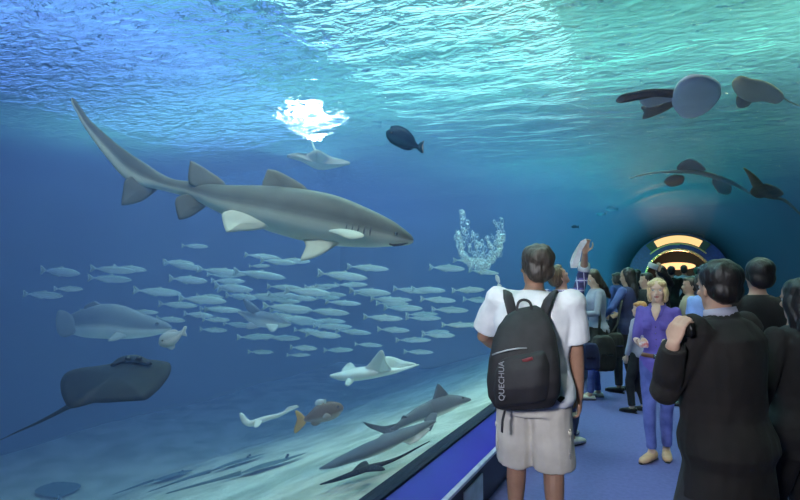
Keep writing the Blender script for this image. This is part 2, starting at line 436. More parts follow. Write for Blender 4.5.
def shark_extra(s, t):
    # mouth line, nostril, gill slits
    bm = bmesh.new()
    tube(bm, [s.L(408,243.0,-.055), s.L(401,244.6,-.085), s.L(394,245.2,-.105), s.L(389,243.8,-.12)], [.004,.010,.012,.004], 8); obj('mouth', bm, m_fin, t)
    for i in range(5):
        x = 338 - i*6.2 + 34
        bm = bmesh.new(); w = -.148 - i*.004
        tube(bm, [s.L(x,226-i*.6,w+.005), s.L(x-1.8,231,w-.004), s.L(x-2.2,236,w+.0), ], [.002,.006,.002], 6)
        obj('gill_slit', bm, m_fin, t)
b.done('sand_tiger_shark', 'largest shark, grey back and white belly, gliding across the upper left with its tail raised', 'shark', m_shark, eyes=[(396,233.6,-.1)], eye_r=.016, extra=shark_extra)

# --- large dark stingray
b = Beast(4.0, (115,383))
tl_ = lambda x, y: (383-y)*.011
b.lens([(60.5,386),(62.5,378),(69,372),(82,368.5),(98,366.5),(112,364),(122,360),(140,359.5),(158,361),(170,364),(170,373),(162,385),(154,393),(146,399),(138,400),(122,401),(108,402),(90,402.5),(80,406),(69,407),(62.5,397)], .13, both=(0,0), tilt=tl_, k=3, rings=8, cen=(116,383,0), prof=.8)
b.trunk([(84,401,4.5,5,-.12),(70,406,2.8,3.2,-.18),(55,414,1.9,1.9,-.2),(35,424,1.3,1.3,-.22),(15,433,.9,.9,-.24),(-4,442,.4,.4,-.25)], n=10, pig=0)
b.trunk([(112,366,1,3,.1),(120,361,3.2,6,.15),(130,359.2,4.4,8,.18),(140,360,3.2,6,.15),(150,364,1,3,.1)], n=12, pig=0)
b.done('stingray', 'large dark stingray with a long whip tail swimming at the left', 'ray', m_dark, eyes=[(128,358.6,.05),(139,358.8,.05)], eye_r=.022)

# --- hazy heavy shark behind
b = Beast(7.6, (113,322))
b.trunk([(57,318,1,1,.3),(62,321,5,3,.25),(70,324,9,6,.2),(85,323,14.5,10,.1),(100,321.5,17,13,0),(115,321.5,17.5,14,0),(130,324,15,13,0),(145,326,11.5,11,0),(158,327,8,8,0),(166,327.5,5,5,0),(171,328,1.5,2,0)], split=-.1)
b.lens([(84,308),(93,301.5),(97,302),(104,306),(112,307),(100,315)], .05, pig=0)
b.lens([(60,310),(56,318),(58,333),(66,337),(76,331),(72,316)], .05, pig=.1)
b.lens([(128,334,-.1),(118,340,-.2),(108,341,-.25),(112,336,-.2),(122,328,-.1)], .05, pig=.6)
b.done('reef_shark', 'hazy heavy-bodied grey shark behind the stingray at the left', 'shark', m_shark2, eyes=[(157,324,-.12)], eye_r=.025)

# --- shark half lost in the haze of the school
b = Beast(8.6, (266,318))
b.trunk([(238,312,1,1,.2),(244,314,3,2,.2),(252,317,6,5,.1),(262,319,8,7,0),(274,321,7,7,0),(284,323,4.5,5,0),(291,324,1.2,1.5,0)], split=0)
b.lens([(249,312),(243,300),(246,299),(256,306),(262,314)], .06, pig=0)
b.lens([(250,322),(246,328),(252,329),(262,326)], .05, pig=.6)
b.lens([(266,324,-.1),(270,331,-.2),(275,331,-.2),(278,325,-.1)], .05, pig=.7)
b.done('reef_shark', 'small hazy shark swimming inside the distant school of fish', 'shark', m_shark2)

# --- white-bellied ray with raised wing
b = Beast(6.2, (374,371))
b.trunk([(330,376,1,1.5,.0),(336,376,3,5,0),(346,376,5,9,0),(358,374,6.2,12,0),(370,372.5,6,12,0),(382,371,5,9,0),(392,371,3.2,5,0),(403,369,1.6,2.2,.05),(419,364.5,.6,.8,.1)], pig=.95)
b.lens([(361,374,0),(370,363,-.1),(377,354,-.3),(381,350.5,-.4),(384,353,-.4),(386,362,-.2),(392,372,0),(380,376,0)], .06, both=(.95,0), cen=(380,368,-.1))
b.lens([(384,358,.1),(392,357,.25),(404,361,.35),(416,364,.4),(412,368,.35),(396,371,.15),(386,373,.05)], .05, pig=.55)
b.lens([(342,373,.1),(346,365,.35),(351,363,.4),(356,368,.25),(360,373,.1)], .04, pig=.2)
b.lens([(348,378,-.1),(345,384,-.2),(349,386,-.2),(354,380,-.1)], .03, pig=.9)
b.done('ray', 'bright white-bellied ray with one pointed wing raised, above the sand in the centre', 'ray', m_pale)

# --- small ray high up near the lamp, seen from the front
b = Beast(7.0, (318,158))
b.lens([(287,156,-.1),(296,154,-.1),(306,155,0),(312,152,0),(317,150.5,0),(323,153,0),(330,157,0),(341,161,-.1),(350,163,-.15),(342,165.5,-.1),(335,167,0),(325,169,.1),(315,168,.1),(304,162,.1),(296,159,0)], .10, both=(.9,0), tilt=lambda x,y:(y-158)*.03, cen=(318,159,0))
b.trunk([(316,153,1.6,1.6,.1),(313,145,1,1,.3),(309,134,.5,.5,.5)], n=8, pig=.2)
b.done('ray', 'small pale ray with wings spread beneath the bright lamp glare', 'ray', m_pale)

# --- oval dark fish up high
m_blue_fish = mat_pig('blue_fish', (.02,.06,.12), (.03,.10,.16), rough=.5)
b = Beast(4.2, (404,138))
b.trunk([(387,131,1,.8,0),(389,132.5,5,2.5,0),(394,135,8.5,4,0),(401,138,9.3,4.5,0),(408,141.5,7.5,3.6,0),(413,144.5,4.5,2.2,0),(417,146.5,2.2,1,0),(420,147.5,1.6,.6,0)], split=-.3, n=16)
b.lens([(390,128),(398,125.5),(408,130),(415,139),(408,138)], .012, pig=0)
b.lens([(396,145),(404,150),(411,150),(413,147),(406,145)], .012, pig=0)
b.lens([(417,145),(423,141),(424,142),(422,147),(423,152),(421,153),(417,149)], .012, pig=1)
m_tailp = mat('tail_pale', (.5,.35,.35), rough=.6)
def tl2(s, t):
    bm = s.bm2 if hasattr(s,'bm2') else bmesh.new()
    tube(bm, [s.L(423.2,141.2,0), s.L(422.2,147,0), s.L(423.2,152.8,0)], [.004,.006,.004], 8); o = obj('tail_edge', bm, m_tailp, t); o['label'] = 'pale pinkish tail edge'
b.done('fish', 'dark blue oval fish with a forked tail high near the water surface', 'fish', m_blue_fish, eyes=[(391.5,132.5,-.03)], eye_r=.008, extra=tl2)

# --- little silvery white fish
m_silver = mat_pig('silver_fish', (.55,.62,.66), (.9,.93,.95), rough=.3)
b = Beast(4.2, (172,338))
b.trunk([(159,343,1.5,1,0),(161,342.5,5,2.5,0),(166,340.5,7.5,3.6,0),(172,338,7,3.4,0),(177,335.5,4.4,2,0),(181,332.5,2,1,0),(183,331,1.5,.6,0)], split=.1, n=14)
b.lens([(181,334),(184,326.5),(187,327),(185.5,331),(187,336),(184,336)], .01, pig=.6)
b.lens([(163,334),(172,329.5),(178,331),(174,336)], .01, pig=.4)
b.lens([(166,346),(171,350),(175,347),(173,342)], .01, pig=.8)
b.done('fish', 'small silvery white fish just above the large stingray', 'fish', m_silver, eyes=[(162.5,340.5,-.02)], eye_r=.008)

# --- tiny fish
b = Beast(5.2, (320,402))
b.trunk([(315,404,1,.6,0),(318,402.5,2.8,1.4,0),(321,401.5,2.6,1.3,0),(324,401,.9,.5,0)], n=10, pig=.9)
b.lens([(323,401),(326,398.5),(326,404)], .008, pig=.8, k=2)
b.done('fish', 'tiny bright white fish directly above the tan fish with the yellow tail', 'fish', m_silver)
b = Beast(5.9, (498,279))
b.trunk([(496,275,.8,.5,0),(497,277,2,1.2,0),(498,280,2,1.2,0),(499.5,283,.8,.5,0)], n=10, pig=.9)
b.lens([(498,283),(497.5,286.5),(502,286)], .008, pig=.8, k=2)
b.done('fish', 'tiny white fish just left of the backpacked visitor\'s head', 'fish', m_silver)

# --- tan fish with yellow tail
m_tan = mat_pig('tan_fish', (.34,.22,.17), (.50,.42,.38), rough=.5)
m_yel = mat('yellow_tail', (.75,.42,.10), rough=.6)
b = Beast(5.4, (320,414))
b.trunk([(303,420,2.2,1,.05),(307,419,3,1.8,.04),(312,417,5.5,3.2,.02),(320,414,8.5,5,0),(328,411.5,9.3,5.8,0),(335,409.5,8,5.2,0),(340,408.5,5.4,4,0),(343.3,409,1.8,1.5,0)], split=-.35, n=18)
b.lens([(312,411),(318,404.5),(328,401.5),(337,402.5),(330,408)], .012, pig=.1)
b.lens([(313,420),(311,424),(316,426),(321,422)], .012, pig=.5)
b.lens([(326,413,-.07),(322,418,-.11),(326,420,-.11),(331,416,-.09)], .012, pig=.4)
def tl3(s, t):
    s2 = Beast(5.4, (320,414)); s2.lens([(305,417,.04),(299,411.5,.05),(295,411,.05),(297,419,.05),(294,429,.05),(295,433.5,.05),(299,431,.05),(306,423,.04)], .018)
    o = obj('tail_fin', s2.bm, m_yel, t); o['label'] = 'yellow forked tail fin'
b.done('fish', 'tan fish with a yellow tail swimming low in the centre of the tank', 'fish', m_tan, eyes=[(338,407,-.04)], eye_r=.009, extra=tl3)

# --- slender white curved fish
b = Beast(5.3, (268,416))
b.trunk([(240,413,1,1,0),(242,416,2.6,2,0),(245,421,3.2,2.6,0),(250,423.5,3.2,2.8,0),(256,422,3,2.8,0),(266,418.5,2.6,2.4,0),(278,415.5,2,1.8,0),(288,411,1.3,1.2,0),(299,406.5,.5,.4,0)], pig=.95, n=12)
b.lens([(256,421,-.03),(254,427,-.08),(258,427,-.08),(262,421,-.03)], .01, pig=.9)
b.lens([(285,411),(288,407),(298,405),(292,410)], .01, pig=.9)
b.done('eel_like_fish', 'slender white fish bent like a hook, left of the tan fish', 'fish', m_pale)

# --- grey shark low down by the ledge
b = Beast(5.25, (425,410))
b.trunk([(391,430,1.6,1,-.4),(398,426,3.4,2,-.35),(408,420,5.6,4,-.25),(418,414.5,7.4,5.5,-.12),(430,410,8.8,7,0),(440,406,9.2,7.5,0),(450,402.5,8.2,7,0),(459,400.5,5.4,5.5,0),(466,400,3,3.5,.0),(471,399.5,1,1.2,0)], split=-.55)
b.lens([(433,402),(435,391),(437,384.5),(439,384),(443,388),(449,396),(446,401)], .03, pig=0)
b.lens([(401,420,-.3),(403,415.5,-.3),(406,416,-.3),(410,418,-.25)], .02, pig=0, k=2)
b.lens([(363,422,-.4),(372,424,-.4),(384,426,-.4),(394,424,-.38),(400,424,-.35),(398,430,-.38),(393,436,-.4),(389,440,-.4),(388,436,-.4),(380,432,-.4),(370,428,-.4)], .025, pig=0)
b.lens([(424,416,-.08),(427,427,-.16),(430,431,-.18),(434,424,-.14),(437,413,-.08)], .03, pig=.0)
b.done('grey_shark', 'slim grey shark with upright fin swimming low beside the blue ledge', 'shark', m_shark2, eyes=[(463,398,-.03)], eye_r=.01)

# --- guitarfish pair on the sand under it
b = Beast(4.6, (375,452))
b.trunk([(320,468.5,1,1.5,.15),(330,465,2.6,8,.12),(345,459,4.5,14,.1),(360,453,6.2,17,.05),(375,447.5,7.2,16,0),(390,441,7,12,-.05),(402,435,5.6,9,-.05),(415,430,4.5,6,0),(428,424,3,4,0),(436,421,1,1.2,0)], split=-.62)
b.lens([(398,437,0),(410,445,-.06),(424,436,-.03),(430,428,0),(414,430,0)], .03, pig=.9, k=2)
b.lens([(376,446,0),(380,436,.1),(390,433,.1),(394,438,.05)], .03, pig=.1)
b.done('guitarfish', 'broad grey guitarfish with white edge gliding just over the sand under the slim shark', 'ray', m_shark2)
b = Beast(4.25, (370,472))
b.trunk([(320,484.5,.6,.6,0),(335,480,1.8,2.4,0),(352,474,2.6,4,0),(368,468,2.8,5,0),(385,463,2,2.6,0),(400,457,1.3,1.6,0),(415,449,.9,1,0),(430,441,.4,.4,0)], pig=0)
b.lens([(352,473,0),(358,465,.1),(366,461,.14),(369,466,.05),(366,469,0)], .03, pig=0)
b.lens([(360,472,0),(372,471,-.08),(385,470,-.12),(380,466,-.06),(368,467,0)], .03, pig=0)
b.done('guitarfish', 'thin dark guitarfish low over the pale sand, nearest the blue ledge', 'ray', m_dark)

# --- rays and flat fish lying on the sand
def on_sand(px, py):
    r = (P(px,py,1)-CAM)
    t = 1.0
    for i in range(4000):
        q = CAM + r*t
        if q.z <= sandz(q.x, q.y): return q, t
        t += .005
    return q, t
m_bottom = mat_pig('bottom_ray', (.16,.22,.22), (.4,.4,.4), rough=.8)
def bottom_ray(px, py, L, W, ang, label, tail=1.0):
    q, t = on_sand(px, py)
    th = thing('flat_ray', label, 'ray', q, rz=ang)
    bm = bmesh.new(); lay = bm.verts.layers.float.new('pig')
    prof = [(-.5,.12),(-.42,.4),(-.3,.75),(-.1,1),(.05,.97),(.2,.8),(.35,.5),(.5,.12)]
    rings = []
    for a, wd in crom(prof, 3):
        x = a*L; ring = []
        for k_ in range(24):
            an = 2*PI*k_/24
            y = W*.5*wd*math.cos(an); z = .04 + .05*wd*math.sin(an)*(abs(math.sin(an))**1.5) * L
            ring.append(Vector((x, y, 0)) + Vector((0,0,.03+z*.5 + .02*wd)))
        rings.append(ring)
    loft(bm, rings)
    tube(bm, [(-.45*L,0,.06),(-.8*L,.03,.07),(-(.5+tail)*L,0,.08)], [.035*L,.025*L,.008*L], 10)
    # lie along the slope of the bed
    rm = Matrix.Rotation(ang,3,'Z')
    for v in bm.verts:
        w = rm @ v.co + q
        v.co.z += sandz(w.x, w.y) - q.z
    for s_ in (1,-1):
        pass
    o = obj('body', bm, m_bottom, th)
    for s_ in (1,-1):
        bm = bmesh.new(); e = Vector((.22*L, s_*.09*L, 0)); w = rm@e + q
        ball(bm, (e.x, e.y, sandz(w.x,w.y)-q.z+.06+.045*L), .022, sub=2); obj('eye', bm, m_eye, th)
    return th
bottom_ray(58, 491, .95, .8, 2.6, 'dark flat ray resting on the sand in the bottom left corner')
bottom_ray(172, 479, .8, .5, .4, 'flat ray half buried in the sand, second from the left')
bottom_ray(236, 466, 1.0, .42, .5, 'slender flat ray on the sand below the hooked white fish')
bottom_ray(272, 468, 1.0, .30, .55, 'thin long-tailed ray on the sand, rightmost of those lying in the centre')

# --- rays and shark above the tunnel, seen from below
m_brown = mat_pig('brown_hide', (.22,.13,.08), (.60,.42,.26), rough=.6, mott=.5, scale=4)
class Over(Beast):
    def __init__(s, z, c):
        s.z = z; s.c = PZ(c[0], c[1], z); s.bm = bmesh.new(); s.lay = s.bm.verts.layers.float.new('pig'); s.d = (s.c-CAM).dot(FWD)
    def L(s, px, py, dd=0):
        return PZ(px, py, s.z) + Vector((0,0,dd)) - s.c
b = Over(3.26, (690,98))
b.lens([(673,95),(678,84),(688,77),(700,76),(712,79),(720,85),(721,93),(716,102),(708,110),(696,116),(684,117),(676,110),(672,102)], .12, pig=1, rings=7, cen=(697,97,0))
b.lens([(616,103,.02),(622,97,.02),(636,94,.02),(652,92.5,.03),(680,94,.04),(706,95,.03),(680,97.5,.0),(655,96,0),(636,98.5,0),(622,102.5,0)], .05, pig=0, cen=(660,95,.02))
b.lens([(643,119,0),(644,112,0),(641,107,0),(655,108,0),(668,104,.03),(684,100,.04),(672,109,.02),(658,114,0)], .04, pig=.15, cen=(664,107,.02))
b.lens([(640,98,0),(672,97,.05),(690,100,.05),(664,105,.03),(648,107,0)], .06, pig=.65, cen=(665,101,.03))
b.done('ray', 'pale lilac ray with a long dark tail fin lying over the tunnel roof', 'ray', m_lilac)
b = Over(3.35, (690,180))
b.trunk([(631,178,.6,.8,0),(645,174,.8,2,0),(662,172,1.2,3.2,0),(682,171.5,1.6,4.2,0),(702,173,1.8,4.6,0),(722,179,1.7,4.5,0),(738,186,1,3.2,0),(752,195,.4,1,0)], pig=.45, n=14)
b.lens([(664,180,-.02),(670,184,-.05),(682,182,-.04),(684,176,0),(672,175,0)], .03, pig=0)
b.lens([(712,178,-.02),(718,190,-.05),(730,192,-.04),(730,184,0)], .03, pig=.5)
b.lens([(676,170,.03),(690,167,.15),(706,171,.03),(692,173,0)], .03, pig=.1)
b.done('shark', 'slim shark seen from below, further down the tunnel than the lilac ray', 'shark', m_shark2)
b = Over(3.5, (757,91))
b.lens([(732,84,0),(740,77,0),(752,80,0),(764,82,0),(776,88,0),(784,97,0),(776,103,0),(764,100,0),(750,101,0),(738,95,0)], .10, pig=1, rings=6, cen=(757,91,0))
b.lens([(736,98,0),(742,96,0),(752,99,0),(748,106,0),(738,107,0)], .05, pig=.4)
b.trunk([(780,96,.6,1.2,0),(790,102,.4,.8,0),(802,107,.2,.4,0)], n=8, pig=.6)
b.done('ray', 'mottled tan ray lying on the tunnel roof just right of the lilac ray', 'ray', m_brown)
b = Over(2.95, (775,195))
b.trunk([(744,168,.4,.6,0),(752,176,1.2,2.6,0),(760,188,2,5,0),(770,197,1.8,4.2,0),(784,200,1.2,2.2,0),(800,214,.8,1.4,0),(815,232,.3,.4,0)], pig=.3, n=12)
b.lens([(756,186,0),(750,192,0),(757,198,0),(766,196,0)], .04, pig=.2)
b.lens([(764,184,0),(776,187,0),(784,194,0),(772,197,0)], .04, pig=.2)
b.done('ray', 'brown ray with a thin trailing tail over the right side of the tunnel', 'ray', m_brown)

# --- tiny dark fish near the roof
for (x,y,d,l,lab) in ((575,227,10,7,'tiny dark round fish above the raised hand'),(601,214,14,9,'tiny dark fish near the tunnel crown, left one of the close pair'),(612,209,14,12,'thin dark fish near the tunnel crown, right one of the close pair')):
    b = Beast(d, (x,y))
    b.trunk([(x-l*.5,y,.8,.5,0),(x-l*.3,y-.3,l*.2,1.6,0),(x,y-.4,l*.24,1.8,0),(x+l*.3,y,l*.1,.7,0),(x+l*.36,y,.6,.4,0)], n=10, pig=0)
    b.lens([(x+l*.32,y),(x+l*.55,y-2),(x+l*.5,y+2)], .01, k=2)
    b.done('fish', lab, 'fish', m_blue_fish)

# --- the school
m_sch = mat_pig('school_silver', (.42,.52,.50), (.75,.82,.80), rough=.4)
def school_fish():
    bm = bmesh.new(); lay = bm.verts.layers.float.new('pig')
    st = crom([(-.40,0,.012,.006),(-.36,0,.015,.01),(-.25,0,.035,.022),(-.08,0,.062,.038),(.10,0,.070,.044),(.25,0,.056,.038),(.35,0,.032,.024),(.40,0,.006,.006)], 3)
    n = 14
    rings = [[Vector((a, w*math.sin(2*PI*k/n), z + h*math.cos(2*PI*k/n))) for k in range(n)] for a,z,h,w in st]
    for r in loft(bm, rings):
        for k, v in enumerate(r): v[lay] = max(0,min(1,(.2-math.cos(2*PI*k/n))/.5+.5))
    def blade(pts, t=.006, p=.2):
        a = [bm.verts.new((x,t,z)) for x,z in pts]; b_ = [bm.verts.new((x,-t,z)) for x,z in pts]
        for v in a+b_: v[lay] = p
        m_ = len(pts)
        for i in range(m_): bm.faces.new((a[i],a[(i+1)%m_],b_[(i+1)%m_],b_[i]))
        bm.faces.new(a); bm.faces.new(b_[::-1])
    blade([(-.37,.008),(-.47,.075),(-.50,.08),(-.46,.02),(-.44,0),(-.46,-.02),(-.50,-.08),(-.47,-.075),(-.37,-.008)])
    blade([(.06,.06),(.0,.10),(-.06,.075),(-.25,.05),(-.30,.028),(-.1,.05)])
    blade([(-.02,-.055),(-.06,-.09),(-.25,-.048),(-.30,-.025),(-.1,-.05)])
    bmesh.ops.triangulate(bm, faces=[f for f in bm.faces if len(f.verts) > 6])
    return obj('fish', bm, m_sch)
sp = []
rs = random.Random(3)
named = [(62,272,54,3),(115,270,50,3),(112,279,46,2),(45,295,44,2),(70,289,30,0),(185,266,44,8),(190,280,44,3),(160,292,46,4),(225,272,50,6),(262,275,56,6),(205,300,50,3),(235,288,46,5),(280,262,40,4),(310,292,46,4),
 (345,276,52,5),(370,268,42,3),(372,292,44,3),(345,303,36,3),(268,297,46,3),(290,308,50,4),(300,320,40,3),(330,312,44,3),(390,300,36,3),(405,308,40,0),(430,290,36,2),(440,300,38,3),(452,310,40,2),(425,318,36,0),(470,290,34,-2),(480,300,32,2),
 (395,330,34,0),(355,332,38,2),(370,345,30,0),(325,335,38,2),(305,348,30,0),(340,350,30,0),(285,338,34,2),(262,352,26,0),(300,355,24,0),(415,340,36,-2),(440,335,34,0),(460,325,34,0),(420,352,30,0),(385,318,40,2),(225,310,36,3),(200,315,34,3),(180,305,38,3),(145,312,30,2),(240,325,36,3),(215,330,28,2)]
for a in named: sp.append(a)
for i in range(52):
    x = rs.gauss(300, 90); y = 300 + rs.gauss(0, 22) + (x-250)*.06
    sp.append((x, y, rs.uniform(22,40), rs.uniform(-2,5)))
proto = school_fish()
placed = []
for i, (x,y,l,a) in enumerate(sp):
    o = proto if i == 0 else proto.copy()
    if i: C.objects.link(o)
    d = 9.3 - (l-35)*.04 + rs.uniform(-.5,.9)
    for tr_ in range(40):
        w = P(x, y, d)
        if all(((w-q).dot(RGT))**2/.62**2*4/((l+m_)/70)**2 + ((w-q).dot(FWD)/.42)**2 + ((w.z-q.z)/.17)**2 > 1 for q, m_ in placed): break
        d += .06
    placed.append((w, l))
    o.location = w
    s_ = l*d/F0/.9
    o.scale = (s_, s_*.9, s_*rs.uniform(.85,1.1))
    o.rotation_euler = (0, math.radians(a+1), YAW + rs.uniform(-.35,.35))
    tag(o, 'slim silver fish of the distant school swimming right across the tank', 'fish', 'silver fish of the distant school')

# --- silvery beads standing in for a wispy reflection on the acrylic
m_refl_bead, nt, out = newmat('bubble')
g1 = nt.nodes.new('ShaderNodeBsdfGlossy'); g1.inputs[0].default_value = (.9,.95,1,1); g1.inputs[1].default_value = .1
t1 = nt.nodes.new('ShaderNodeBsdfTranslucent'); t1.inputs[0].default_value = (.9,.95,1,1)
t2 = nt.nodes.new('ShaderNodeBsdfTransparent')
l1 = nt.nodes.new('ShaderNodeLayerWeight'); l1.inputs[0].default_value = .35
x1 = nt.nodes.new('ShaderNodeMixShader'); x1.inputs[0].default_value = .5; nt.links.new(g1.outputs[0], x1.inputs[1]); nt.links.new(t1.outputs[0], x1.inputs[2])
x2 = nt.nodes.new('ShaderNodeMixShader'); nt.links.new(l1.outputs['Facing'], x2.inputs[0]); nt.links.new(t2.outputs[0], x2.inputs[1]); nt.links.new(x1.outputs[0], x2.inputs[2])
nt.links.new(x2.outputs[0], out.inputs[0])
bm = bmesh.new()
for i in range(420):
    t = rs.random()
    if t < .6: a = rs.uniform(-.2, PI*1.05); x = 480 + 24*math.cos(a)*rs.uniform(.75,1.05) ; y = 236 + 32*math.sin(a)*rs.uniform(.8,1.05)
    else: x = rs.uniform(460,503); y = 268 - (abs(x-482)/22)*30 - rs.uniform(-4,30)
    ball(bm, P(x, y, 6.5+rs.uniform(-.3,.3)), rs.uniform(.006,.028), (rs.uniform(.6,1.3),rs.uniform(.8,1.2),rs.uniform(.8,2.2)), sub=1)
o = obj('reflection_beads', bm, m_refl_bead); tag(o, 'wispy cluster of silvery air bubbles left of the backpacked visitor\'s head', 'bubbles', kind='stuff')
#PART3
# ================================================================ PEOPLE
m_skin = mat('skin', (.52,.33,.24), (.47,.28,.20), rough=.55, scale=20, bstr=.05)
m_skin_t = mat('tanned_skin', (.36,.20,.13), (.31,.17,.11), rough=.55, scale=20, bstr=.05)
m_skin_p = mat('pale_skin', (.68,.47,.36), (.62,.42,.32), rough=.55, scale=20, bstr=.05)
def hairmat(name, c, c2): return mat(name, c, c2, rough=.5, scale=60, bstr=.9, bdist=.006, stretch=(1,1,.15))
m_h_brown = hairmat('brown_hair', (.05,.035,.025), (.02,.014,.01))
m_h_black = hairmat('black_hair', (.015,.012,.012), (.005,.005,.006))
m_h_blond = hairmat('blond_hair', (.78,.60,.33), (.45,.31,.14))
m_h_red = hairmat('ginger_hair', (.55,.25,.08), (.35,.14,.04))
m_h_grey = hairmat('greying_hair', (.075,.062,.05), (.022,.018,.015))
def cloth(name, c, c2=None, rough=.9): return mat(name, c, c2, rough=rough, scale=9, bstr=.35, bdist=.02)
m_white_sh = cloth('white_cotton', (.78,.80,.82), (.66,.69,.72))
m_beige = cloth('beige_cotton', (.60,.57,.50), (.50,.47,.41))
m_blackc = cloth('black_cloth', (.014,.013,.014), (.008,.008,.009))
m_coat = cloth('dark_coat', (.014,.011,.011), (.008,.007,.007))
m_denim = cloth('blue_denim', (.12,.16,.48), (.06,.09,.30))
m_purple = cloth('purple_cotton', (.15,.12,.48), (.10,.08,.36))
m_lblue = cloth('light_blue_cotton', (.34,.48,.90), (.26,.38,.75))
m_grey = cloth('grey_knit', (.42,.42,.52), (.33,.33,.42))
m_navy = cloth('navy_cloth', (.03,.04,.12), (.02,.025,.07))
m_bluej = cloth('blue_jacket', (.10,.16,.42), (.07,.11,.30))
m_tanc = cloth('tan_cloth', (.45,.36,.26), (.35,.28,.2))
m_darkt = cloth('dark_trousers', (.035,.035,.04), (.02,.02,.024))
m_shoe_w = mat('white_shoe', (.7,.7,.66), rough=.5, bstr=0)
m_shoe_b = mat('black_shoe', (.015,.015,.015), rough=.35, bstr=0)
m_shoe_t = mat('tan_leather', (.62,.40,.24), rough=.5, bstr=0)
m_lip = mat('lips', (.50,.17,.15), rough=.4, bstr=0)
m_whiteeye = mat('eye_white', (.7,.7,.68), rough=.2, bstr=0)
m_belt = mat('brown_belt', (.20,.10,.05), rough=.4, bstr=0)
m_metal = mat('metal', (.5,.5,.5), rough=.25, metal=1, bstr=0)
# plaid shirt
m_plaid, nt, out = newmat('plaid')
b = nt.nodes.new('ShaderNodeBsdfPrincipled'); b.inputs['Roughness'].default_value = .9
tc = nt.nodes.new('ShaderNodeTexCoord'); sx = nt.nodes.new('ShaderNodeSeparateXYZ'); nt.links.new(tc.outputs['Object'], sx.inputs[0])
def stripes(sock, freq, lo, ph=0):
    a = nt.nodes.new('ShaderNodeMath'); a.operation = 'MULTIPLY_ADD'; a.inputs[1].default_value = freq; a.inputs[2].default_value = ph
    nt.links.new(sock, a.inputs[0])
    f = nt.nodes.new('ShaderNodeMath'); f.operation = 'FRACT'; nt.links.new(a.outputs[0], f.inputs[0])
    g_ = nt.nodes.new('ShaderNodeMath'); g_.operation = 'GREATER_THAN'; g_.inputs[1].default_value = lo
    nt.links.new(f.outputs[0], g_.inputs[0]); return g_.outputs[0]
xy = nt.nodes.new('ShaderNodeMath'); xy.operation = 'ADD'; nt.links.new(sx.outputs[0], xy.inputs[0]); nt.links.new(sx.outputs[1], xy.inputs[1])
def mixc(f, a, b2):
    k = nt.nodes.new('ShaderNodeMix'); k.data_type = 'RGBA'; nt.links.new(f, k.inputs[0])
    if isinstance(a, tuple): k.inputs[6].default_value = rgba(a)
    else: nt.links.new(a, k.inputs[6])
    k.inputs[7].default_value = rgba(b2); return k.outputs[2]
c_ = mixc(stripes(sx.outputs[2], 11, .55), (.035,.035,.12), (.12,.10,.32))
c_ = mixc(stripes(xy.outputs[0], 11, .6), c_, (.06,.05,.18))
c_ = mixc(stripes(sx.outputs[2], 11, .88, .2), c_, (.55,.52,.70))
c_ = mixc(stripes(xy.outputs[0], 11, .88, .2), c_, (.50,.48,.65))
nt.links.new(c_, b.inputs['Base Color']); nt.links.new(b.outputs[0], out.inputs[0])

def V(*a): return Vector(a)
def ik(a, b, l1, l2, hint):
    d = b - a; L = d.length
    if L > (l1+l2)*.999: b = a + d.normalized()*(l1+l2)*.999; d = b-a; L = d.length
    x = (l1*l1 - l2*l2 + L*L)/(2*L); h = math.sqrt(max(0, l1*l1 - x*x))
    dn = d.normalized(); hh = hint - dn*hint.dot(dn)
    if hh.length < 1e-4: hh = V(0,0,-1)
    return a + dn*x + hh.normalized()*h, b
def hand(bm, wrist, d, palm, side, curl=.5, s=1.0, thumb=.6):
    """d: direction of the fingers, palm: way the palm faces, side: +1 puts the thumb along d x palm"""
    d = d.normalized(); palm = (palm - d*palm.dot(d)).normalized(); lat = d.cross(palm)*side
    R = [wrist + lat*0, wrist + d*.03*s, wrist + d*.06*s, wrist + d*.088*s]
    tube(bm, R, [(.024*s,.020*s),(.034*s,.017*s),(.040*s,.016*s),(.038*s,.013*s)], 12, ref=lat)
    for i, (off, L) in enumerate(((.029,.070),(.010,.079),(-.010,.074),(-.028,.058))):
        p = wrist + d*(.083*s) + lat*off*s; dirn = (d + lat*off*1.5).normalized(); pts = [p - d*.02*s]; rad = [.0095*s]
        pts.append(p); rad.append(.0095*s)
        for j, fr_ in enumerate((.45,.30,.25)):
            ax = dirn.cross(palm).normalized()
            dirn = (Matrix.Rotation(curl*(.8+.25*j), 3, ax) @ dirn).normalized()
            p = p + dirn*L*fr_*s; pts.append(p); rad.append((.0088,.008,.007)[j]*s)
        chain(bm, pts, rad, 8)
    t0 = wrist + d*.022*s + lat*.022*s
    t1_ = t0 + (d*.55 + lat*.75 + palm*.35).normalized()*.045*s
    t2_ = t1_ + (d*.8 + lat*(.75-thumb) + palm*.5*thumb).normalized()*.032*s
    t3_ = t2_ + (d*.9 + lat*(.3-thumb) + palm*.5*thumb).normalized()*.026*s
    chain(bm, [t0,t1_,t2_,t3_], [.013*s,.0105*s,.0095*s,.008*s], 8)
HEADR = [(0,.020,.088,.050),(.008,.030,.092,.035),(.022,.041,.094,.005),(.040,.050,.092,-.025),(.058,.057,.090,-.05),(.080,.064,.087,-.072),(.098,.069,.083,-.084),(.115,.072,.081,-.091),(.132,.074,.086,-.095),(.150,.075,.088,-.097),(.170,.073,.083,-.094),(.190,.065,.070,-.083),(.205,.052,.052,-.066),(.217,.033,.030,-.044),(.224,.012,.008,-.02)]
